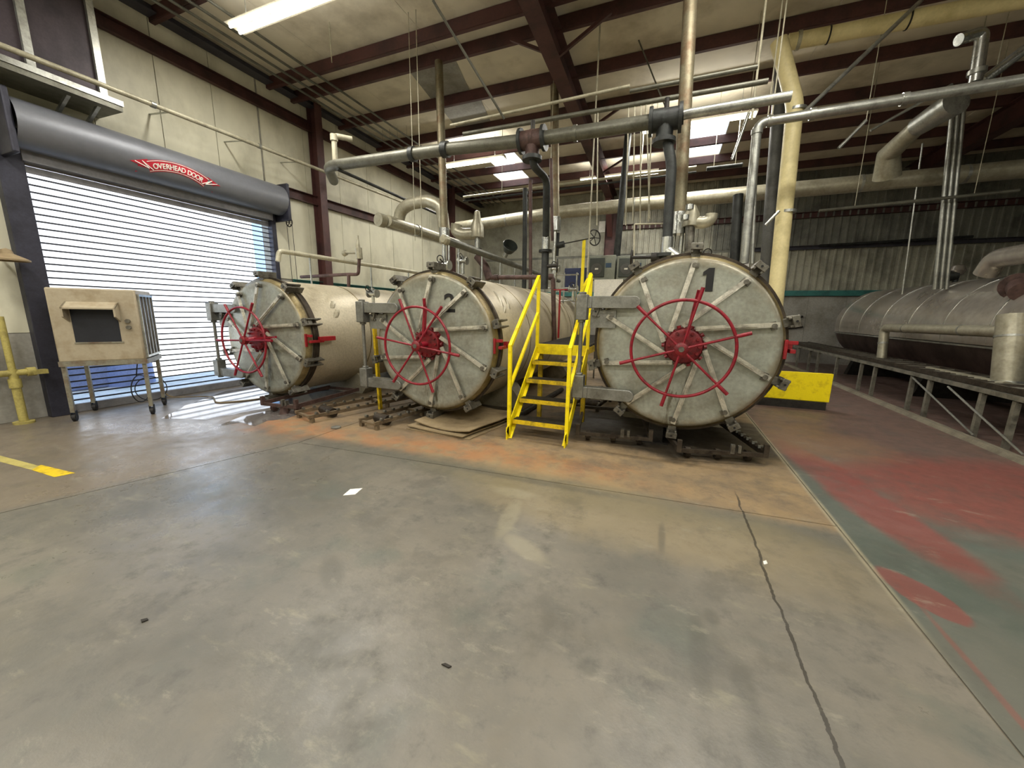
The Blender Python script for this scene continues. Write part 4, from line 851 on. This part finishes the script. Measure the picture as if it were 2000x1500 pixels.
# ------------------------------------------------------------------ carts, chains and clutter under the tanks
def cart(p0, p1, depth, label, teeth=False, z=.12, m='cart_iron'):
    """low steel trolley frame, front rail from p0 to p1"""
    p0, p1 = V(*p0, 0), V(*p1, 0); d = (p1-p0).normalized(); nrm = V(-d.y, d.x, 0); t = thing('basket_trolley', p0, label, 'trolley')
    h = V(0, 0, z); L_ = (p1-p0).length
    MB().bar(p0+h, p1+h, .045, .03, (0, 0, 1)).build('front_rail', m, t); MB().bar(p0+nrm*depth+h, p1+nrm*depth+h, .045, .03, (0, 0, 1)).build('rear_rail', m, t)
    for q in (p0, p1): MB().bar(q+h*1.1, q+nrm*depth+h*1.1, .06, .035, (0, 0, 1)).build('side_rail', m, t)
    ax = p0+nrm*.12+V(0, 0, .07); MB().cyl(ax+d*.05, ax+d*(L_-.05), .014, 10).build('axle', 'lug_steel', t)
    for f in (.14, .5, .86):
        c = p0+d*L_*f+nrm*.12+V(0, 0, .065); w_ = MB().cyl(c-d*.025, c+d*.025, .062, 18); w_.cyl(c-d*.035, c+d*.035, .03, 12); w_.build('wheel', m, t)
    c = p0+d*L_*.62+h; mb = MB().box(c+V(0, 0, .05), (.04, .05, .1)); mb.box(c+d*.07+V(0, 0, .05), (.03, .05, .08)); mb.build('catch', 'lug_steel', t)
    for q in (p0, p1): MB().box(q+h+V(0, 0, .05), (.05, .05, .14)).build('stop', m, t)
    if teeth:
        for k in range(int(depth/.07)):
            q = p1+nrm*(.05+k*.07)+h*1.1+V(0, 0, .03); MB().box(q+V(0, 0, .012), (.05, .035, .03)).build('chain_link', 'galv' if k % 2 else m, t)
    return t
cart((.25, 4.42), (1.12, 4.64), 1.5, 'dark steel trolley with chain side under the tank marked 1, right one', True)
cart((-.92, 4.55), (-.06, 4.68), 1.4, 'dark steel trolley under the tank marked 1, beside the stairs')
def roller_track(p0, p1, wd, label, m='cart_tan'):
    p0, p1 = V(*p0, 0), V(*p1, 0); d = (p1-p0).normalized(); nrm = V(-d.y, d.x, 0); L_ = (p1-p0).length; t = thing('roller_track', p0, label, 'track')
    for s in (0, wd):
        MB().bar(p0+nrm*s+V(0, 0, .09), p1+nrm*s+V(0, 0, .09), .05, .03, (0, 0, 1)).build('track_rail', m, t)
        k = .12
        while k < L_-.05:
            q = p0+nrm*s+d*k+V(0, 0, .125); MB().cyl(q-nrm*.02, q+nrm*.02, .022, 8).build('roller', 'lug_steel', t); k += .16
    for f in (.15, .8): q = p0+d*L_*f; MB().cyl(q+nrm*.04+V(0, 0, .075), q+nrm*(wd-.04)+V(0, 0, .075), .07, 16).build('drum', 'cart_iron', t)
    for f in (0.02, .5, .98): q = p0+d*L_*f; MB().bar(q+V(0, 0, .07), q+nrm*wd+V(0, 0, .07), .03, .04, (0, 0, 1)).build('crossbar', m, t); MB().box(q+V(0, 0, .03), (.05, .05, .06)).build('foot', m, t); MB().box(q+nrm*wd+V(0, 0, .03), (.05, .05, .06)).build('foot', m, t)
    return t
roller_track((-4.62, 3.72), (-3.9, 6.2), .42, 'dusty roller track lying between the left and middle tanks')
roller_track((-3.55, 3.86), (-3.25, 5.6), .32, 'short roller track at the front left of the middle tank', 'cart_tan')
cart((-5.75, 3.86), (-5.1, 3.92), 1.4, 'low brown trolley frame under the front of the leftmost tank', m='pipe_brown', z=.14)
o = MB().cyl((-5.42, 3.95, 0), (-5.42, 3.95, .16), .07, 14, .03).build('floor_pedestal', 'pipe_brown'); tag(o, 'small rusty pedestal on the wet floor before the leftmost tank', 'pedestal')
o = MB().lathe([(0, .02), (0, .06), (.02, .065), (.03, .03), (.03, .0)], (-4.1, 3.72, 0), (0, 0, 1), 16).build('metal_disc', 'galv'); tag(o, 'small round metal disc on the floor between the tracks', 'disc')
t = thing('support_pedestal', (-.02, 5.0, 0), 'black steel pedestal under the tank marked 1 between the two trolleys', 'support')
MB().b2((-.10, 4.95, 0), (.08, 5.12, .34)).build('column', 'black_iron', t, bevel=.006); MB().b2((-.16, 4.9, 0), (.14, 5.17, .02)).build('base_plate', 'black_iron', t); MB().b2((-.16, 4.92, .33), (.14, 5.15, .35)).build('top_plate', 'black_iron', t)
roller_track((-.95, 6.15), (-.75, 7.9), .4, 'roller track lying in the shade under the left side of the tank marked 1', 'cart_iron')
o = MB().cyl((-2.0, 5.0, .05), (-1.9, 7.5, .05), .045, 12).build('drain_hose', 'black_iron'); tag(o, 'dark drain pipe lying under the right side of the middle tank', 'pipe')
# cardboard sheets
def board(pts, z, th, bow, label, m='cardboard'):
    n = 12; mb = MB(); vs = []; (x0, y0), (x1, y1), (x2, y2), (x3, y3) = pts
    for i in range(n+1):
        u = i/n
        for k in range(n+1):
            v = k/n; x = (x0*(1-u)+x1*u)*(1-v)+(x3*(1-u)+x2*u)*v; y = (y0*(1-u)+y1*u)*(1-v)+(y3*(1-u)+y2*u)*v
            vs.append(V(x, y, z+bow*(2*u-1)**2+.004*sin(9*v)))
    fs = [(i*(n+1)+k, (i+1)*(n+1)+k, (i+1)*(n+1)+k+1, i*(n+1)+k+1) for i in range(n) for k in range(n)]
    mb.add(vs, fs); mb.add([v+V(0, 0, -th) for v in vs], [tuple(reversed(f)) for f in fs])
    N = (n+1)
    def wall(idx):
        vv = [vs[i] for i in idx]; m_ = len(vv); mb.add(vv+[v+V(0, 0, -th) for v in vv], [(i, m_+i, m_+i+1, i+1) for i in range(m_-1)])
    wall([k for k in range(N)][::-1]); wall([i*N for i in range(N)]); wall([n*N+k for k in range(N)]); wall([i*N+n for i in range(N)][::-1])
    tag(mb.build('cardboard_sheet', m), label, 'cardboard')
board([(-3.2, 4.08), (-2.2, 4.05), (-1.95, 5.3), (-3.0, 5.5)], .012, .01, .0, 'bottom grey brown board flat on the floor under the middle tank')
board([(-3.22, 4.12), (-2.28, 4.02), (-2.0, 5.25), (-3.0, 5.45)], .034, .012, .01, 'second board of the stack under the middle tank')
board([(-3.15, 4.2), (-2.22, 4.08), (-1.95, 5.3), (-2.95, 5.5)], .06, .012, .05, 'top curled board of the stack under the middle tank', 'cardboard')
# concrete foot
# yellow bin
t = thing('guard_plate', (2.2, 8.1, 0), 'bright yellow metal guard plate on a dark plinth right of the tank marked 1', 'guard')
a, b = P(1482, 722, Y=8.05), P(1620, 782, Y=8.05)
MB().b2((a.x, 8.05, .14), (b.x, 8.1, a.z)).build('plate', 'yellow', t, smooth=False, bevel=.008)
MB().b2((a.x+.0, 8.0, .0), (b.x-.05, 8.3, .14)).build('plinth', 'black_iron', t, smooth=False)
# ------------------------------------------------------------------ evaporative cooler (portable) by the door
ang = radians(52.5); t = thing('portable_cooler', (-7.62, 2.40, 0), 'beige portable evaporative cooler on a wheeled steel stand before the grille door', 'air cooler', rz=ang)
def CB(mb, name, m, par=None, **k): return mb.build(name, m, par or t, local=True, **k)
Wd, Dp, z0, z1 = .88, .72, .84, 1.84
CB(MB().b2((0, 0, z0), (Wd, Dp, z1)), 'housing', 'cooler', bevel=.02)
CB(MB().b2((.0, -.02, z0-.06), (Wd+.02, Dp, z0+.01)), 'drip_pan', 'cooler_leg', smooth=False)
CB(MB().b2((.20, -.004, z0+.27), (.66, .03, z0+.75)), 'outlet_opening', 'cooler_dark', smooth=False)
hd = MB().prism([(.17, -.005, z0+.82), (.17, -.17, z0+.74), (.17, -.17, z0+.72), (.17, -.005, z0+.80)], (.52, 0, 0)); hd.prism([(.67, -.005, z0+.82), (.67, -.17, z0+.74), (.67, -.17, z0+.62), (.67, -.005, z0+.55)], (.02, 0, 0)); hd.prism([(.17, -.005, z0+.82), (.17, -.17, z0+.74), (.17, -.17, z0+.62), (.17, -.005, z0+.55)], (.02, 0, 0)); CB(hd, 'outlet_hood', 'cooler', smooth=False)
CB(MB().b2((.19, -.012, z0+.25), (.68, .0, z0+.27)), 'outlet_lip', 'cooler_leg', smooth=False)
for i in range(2): CB(MB().cyl((.76, -.04, z0+.56-.09*i), (.76, .0, z0+.56-.09*i), .028, 14), 'knob', 'lug_steel')
CB(MB().b2((Wd-.001, .06, z0+.06), (Wd+.012, Dp-.06, z1-.08)), 'filter_pad', 'cooler_mesh', smooth=False)
for i in range(5): y = .06+(Dp-.12)*i/4; CB(MB().b2((Wd, y-.008, z0+.05), (Wd+.026, y+.008, z1-.07)), 'filter_slat', 'galv', smooth=False)
CB(MB().b2((Wd, .04, z1-.09), (Wd+.028, Dp-.04, z1-.06)), 'filter_rail', 'galv', smooth=False); CB(MB().b2((Wd, .04, z0+.03), (Wd+.028, Dp-.04, z0+.06)), 'filter_rail', 'galv', smooth=False)
for x, y in ((.03, .03), (Wd-.03, .03), (Wd-.03, Dp-.03), (.03, Dp-.03)):
    lg = CB(MB().b2((x-.022, y-.022, .13), (x+.022, y+.022, z0-.05)), 'leg', 'cooler_leg', smooth=False)
    mb = MB().cyl((x-.018, y+.02, .055), (x+.018, y+.02, .055), .055, 18); mb.b2((x-.028, y-.02, .05), (x-.02, y+.04, .15)); mb.b2((x+.02, y-.02, .05), (x+.028, y+.04, .15)); CB(mb, 'caster', 'rubber', lg)
# coil of wire under the cooler
o = MB().tube([(-7.95, 3.6, .35), (-8.0, 3.7, .05), (-7.6, 4.2, .012), (-7.0, 3.9, .012), (-6.7, 4.3, .012), (-6.6, 5.0, .012), (-6.3, 5.6, .012)], .011, 8, .15).build('power_cord', 'cardboard'); tag(o, 'thin brown cord trailing from the cooler across the floor', 'cord')
t = thing('wire_coil', (-8.0, 3.2, 0), 'tangled black wire loops under the cooler', 'wire')
mb = MB().torus((-7.95, 3.35, .28), (.8, .6, 0), .22, .008, 30, 6); mb.torus((-7.98, 3.5, .25), (.9, -.2, .1), .2, .007, 30, 6); mb.tube([(-7.9, 3.3, .5), (-7.95, 3.4, .9), (-7.9, 3.2, .88)], .008, 6, .1); mb.build('loops', 'black_iron', t)
# ------------------------------------------------------------------ yellow gas pipe at left edge and bell
t = thing('yellow_standpipe', (-8.1, 2.15, 0), 'pale yellow standpipe with a valve arm at the left edge', 'pipe')
x_, y_ = -8.1, 2.12
MB().tube([(x_, y_, 0), (x_+.0, y_, .75)], .045, 14).build('riser', 'yellow_pale', t); MB().tube([(x_, y_, .68), (x_, y_, 1.45)], .035, 14).build('upper_riser', 'yellow_pale', t)
MB().cyl((x_, y_, 0), (x_, y_, .03), .1, 18).build('base_flange', 'yellow_pale', t); MB().cyl((x_, y_, .5), (x_, y_, .62), .06, 14).build('coupling', 'yellow_pale', t)
MB().tube([(x_, y_-.5, .70), (x_, y_+.12, .70)], .042, 14).build('side_arm', 'yellow_pale', t); mb = MB().cyl((x_, y_+.12, .70), (x_, y_+.2, .70), .06, 14); mb.b2((x_-.02, y_+.16, .66), (x_+.06, y_+.3, .72)); mb.build('valve_handle', 'yellow_pale', t)
q = P(14, 500, X=-8.0); t = thing('wall_lamp', q, 'small tan domed lamp shade on the wall at the left edge', 'lamp')
MB().lathe([(0, .19), (.02, .19), (.06, .12), (.09, .06), (.14, .045), (.16, .0)], q-V(0, 0, .06), (0, 0, 1), 24).build('shade', 'cardboard', t); MB().cyl(q+V(0, 0, .05), q+V(-.3, 0, .05), .015, 8).build('arm', 'galv', t)
# ------------------------------------------------------------------ right: insulated horizontal tank, rack, curb
RX_, RZ_, RR = 5.75, 1.38, 1.02
t = thing('insulated_tank', (RX_, 11, 0), 'long silver clad horizontal tank with a dark lower half at the right edge', 'tank')
C_ = V(RX_, 6.4, RZ_)
MB().lathe([(0, RR), (8.0, RR)], C_, (0, 1, 0), 40, 0, pi).build('jacket_probe', 'chrome', t)
jb = t.children[0]; bpy.data.objects.remove(jb)
def half(prof, a0, a1, m, name, n=32):
    vs = []; fs = []
    for yy, r in prof:
        for k in range(n+1): a = a0+(a1-a0)*k/n; vs.append(C_+V(r*cos(a), yy, r*sin(a)))
    for i in range(len(prof)-1):
        for k in range(n): b0 = i*(n+1)+k; fs.append((b0, b0+1, b0+n+2, b0+n+1))
    return MB().add(vs, fs).build(name, m, t)
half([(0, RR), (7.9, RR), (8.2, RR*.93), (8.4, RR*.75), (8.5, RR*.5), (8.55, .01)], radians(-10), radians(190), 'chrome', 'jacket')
half([(0, RR*.96), (7.9, RR*.96), (8.2, RR*.9), (8.4, RR*.7), (8.5, RR*.45), (8.52, .01)], radians(190), radians(350), 'tank_dark', 'belly')  # dark brown below the jacket hem
half([(-.3, .01), (-.15, RR*.6), (0, RR*.96)], 0, 2*pi, 'tank_dark', 'near_head')
for yy in (.9, 2.0, 3.1, 4.2, 5.3, 6.4, 7.6): half([(yy, RR), (yy, RR+.005), (yy+.014, RR+.005), (yy+.014, RR)], radians(-10), radians(190), 'galv_bright', 'jacket_band')
MB().b2((RX_-RR-.01, 6.4, RZ_-.22), (RX_-RR*.95, 14.3, RZ_-.19)).build('jacket_hem', 'galv', t, smooth=False)
for yy in (7.4, 10.4, 13.6): MB().prism([(RX_-.8, yy, 0), (RX_+.8, yy, 0), (RX_+.6, yy, .7), (RX_, yy, .42), (RX_-.6, yy, .7)], (0, .2, 0)).build('saddle', 'black_iron', t, smooth=False)
pipe('insulated_elbow', 'insulated pipe bending down beside the silver tank', 'pipe', [P(1722, 700, X=4.45), P(1728, 640, X=4.45), P(1960, 648, X=4.45)], .085, 'insul', .14, 16, collars=[(0, .5, .092, .04, 'galv'), (1, .25, .092, .03, 'galv'), (1, .75, .092, .03, 'galv')])
pipe('insulated_downpipe', 'thick insulated vertical pipe at the right edge', 'pipe', [P(1978, 615, X=4.5), P(1965, 755, X=4.5)], .15, 'insul', 0, 20, collars=[(0, .3, .157, .03, 'galv'), (0, .95, .17, .04, 'galv')])
pipe('insulated_pipe', 'pale insulated pipe lying low beside the rack', 'pipe', [P(1812, 725, X=4.4), P(1965, 757, X=4.4)], .085, 'insul', 0, 16)
pipe('insulated_elbow', 'large shiny elbow on top of the silver tank at the right edge', 'duct', [P(1925, 535, X=5.2), P(1945, 505, X=5.2), P(2040, 490, X=5.2)], .16, 'chrome', .2, 18)
q = P(1985, 565, X=4.9); t = thing('drain_fitting', q, 'rusty brown fitting and flange below the shiny elbow at the right edge', 'fitting')
MB().cyl(q+V(0, -.1, -.05), q+V(.1, .15, .05), .13, 16).build('body', 'pipe_brown', t); MB().cyl(q+V(.1, .15, .05), q+V(.12, .2, .06), .2, 18).build('pipe_flange', 'pipe_brown', t)
q = P(1870, 528, X=6.0); t = thing('ball_float', q, 'shiny round valve cap behind the silver tank', 'valve'); MB().lathe([(-.14, .0), (-.1, .1), (0, .14), (.1, .1), (.14, .0)], q, (0, 0, 1), 18).build('dome', 'chrome', t); MB().cyl(q+V(-.3, 0, -.15), q+V(0, 0, -.1), .12, 12).build('body', 'pipe_dark', t); MB().cyl(q+V(0, 0, -.5), q+V(0, 0, -.1), .05, 10).build('neck', 'pipe_dark', t)
# rack
t = thing('conveyor_rack', (4.15, 10, 0), 'long low steel conveyor rack with posts in front of the silver tank', 'rack')
MB().b2((4.06, 5.2, .63), (4.14, 16.2, .69)).build('front_beam', 'rack_steel', t, smooth=False)
MB().b2((4.66, 5.2, .62), (4.74, 16.2, .70)).build('back_beam', 'cart_iron', t, smooth=False)
for i, y in enumerate((5.9, 6.55, 7.1, 8.22, 8.7, 10.0, 10.6, 11.9, 13.2, 13.9, 15.0)):
    MB().b2((4.075, y-.028, .0), (4.13, y+.028, .62)).build('post', 'rack_steel', t, smooth=False); MB().b2((4.1, y-.03, .6), (4.7, y+.03, .64)).build('crossbar', 'cart_iron', t, smooth=False)
for y0, y1 in ((8.6, 7.0), (7.7, 6.2)): MB().cyl((4.05, y0, .6), (4.05, y1, .04), .014, 8).build('brace', 'galv', t)
mb = MB(); y = 5.3
k = 0
while y < 16.1:
    MB().cyl((4.14, y, .73), (4.66, y, .73), .03, 8).build('roller', 'cart_iron' if k % 3 else 'rack_steel', t); y += .13; k += 1
for x in (4.12, 4.68): MB().b2((x-.02, 5.2, .70), (x+.02, 16.2, .77)).build('side_guide', 'cart_iron', t, smooth=False)
o = MB().prism([(3.86, 4.5, 0), (3.98, 4.5, 0), (3.98, 4.5, .05), (3.90, 4.5, .05)], (.0, 11.8, 0)).build('curb', 'curb', smooth=False); tag(o, 'low concrete curb along the foot of the conveyor rack', 'curb')
for i, (y, x) in enumerate(((5.3, 4.35), (5.45, 4.55))):
    o = MB().lathe([(0, .0), (0, .09), (.12, .1), (.16, .04), (.16, 0)], (x, y+.8, 0), (0, 0, 1), 14).build('floor_valve', 'cart_iron'); tag(o, ['dark round fitting on the floor under the rack, left one', 'dark round fitting on the floor under the rack, right one'][i], 'fitting')
for i, (py_, lab) in enumerate(((618, 'upper thin black rod pointing out behind the tank marked 1'), (638, 'lower thin black rod pointing out behind the tank marked 1'))):
    rod(lab, P(1530, py_+5, Y=16.35), P(1568, py_, Y=16.35), .03, 'black_iron', None, 'black_rod')
# ------------------------------------------------------------------ floor marks
def flat(name, pts, m, label, cat, z=.0015, group=None, seed=None):
    mb = MB().prism([(x, y, z*.2) for x, y in pts], (0, 0, z)); tag(mb.build(name, m, smooth=False), label, cat, group)
def blob(pts, n=6, j=.03):
    out = []; N = len(pts)
    for i in range(N):
        a, b = Vector((*pts[i], 0)), Vector((*pts[(i+1) % N], 0))
        for k in range(n):
            p = a.lerp(b, k/n); out.append((p.x+random.uniform(-j, j), p.y+random.uniform(-j, j)))
    return out
def px2(*pts): return [tuple(P(x, y, Z=0)[:2]) for x, y in pts]
flat('floor_stripe', px2((0, 890), (0, 902), (62, 918), (76, 910)), 'yellow_pale', 'faded yellow floor stripe at the left edge', 'floor marking')
flat('floor_stripe', px2((62, 918), (106, 932), (147, 924), (80, 908)), 'yellow_worn', 'brighter yellow end of the floor stripe at the left', 'floor marking')
flat('puddle', blob(px2((425, 832), (480, 810), (560, 796), (600, 802), (560, 818), (520, 822), (500, 832), (470, 826))[::-1], 3, .012), 'wet', 'small wet patch mirroring daylight before the leftmost tank', 'puddle', .001)
flat('puddle', blob(px2((318, 818), (360, 792), (440, 764), (520, 752), (700, 730), (760, 745), (640, 785), (560, 790), (470, 806), (400, 820))[::-1], 4, .03), 'wet', 'large wet patch mirroring daylight under the leftmost tank', 'puddle', .001)
flat('paper_scrap', px2((670, 968), (684, 956), (708, 954), (694, 966)), 'white', 'small white scrap on the floor before the middle tank', 'scrap', .003)
flat('debris_chip', px2((862, 1299), (870, 1297), (882, 1303), (876, 1306)), 'dark_speck', 'small dark chip on the bare foreground floor', 'scrap', .006)
flat('debris_chip', px2((275, 1212), (288, 1209), (290, 1212), (277, 1217)), 'dark_speck', 'small dark chip on the floor at the left foreground', 'scrap', .006)
flat('debris_chip', px2((1490, 1098), (1496, 1096), (1499, 1102), (1492, 1104)), 'white', 'tiny white pebble in the floor crack', 'scrap', .006)
# each thin rod gets its own label
mid = ['leftmost thin rod of the cluster above the control cabinets', 'second thin rod from the left in the cluster above the control cabinets', 'third thin rod in the cluster above the control cabinets, the longest one', 'slightly slanting thin rod, fourth of the cluster above the control cabinets', 'rightmost thin rod of the cluster beside the dark offset drop', 'lone thin rod just right of the tall rod by the black spoked handwheel']
duct = ['right one of the two thin hanger rods left of the beige duct', 'left one of the two thin hanger rods left of the beige duct']
for o in list(COL.objects):
    if o.name.startswith('hanger_rod'):
        if not o.get('label'):
            o['label'] = duct.pop(0) if o.get('group') == 'thin hanger rods under the roof' else mid.pop(0)
            o['group'] = 'hanger rods in the middle bay' if len(duct) == 0 and 'cluster' in o['label'] or 'lone' in o['label'] else 'hanger rods beside the beige duct'
            o['category'] = 'rod'
        elif 'group' in o: del o['group']
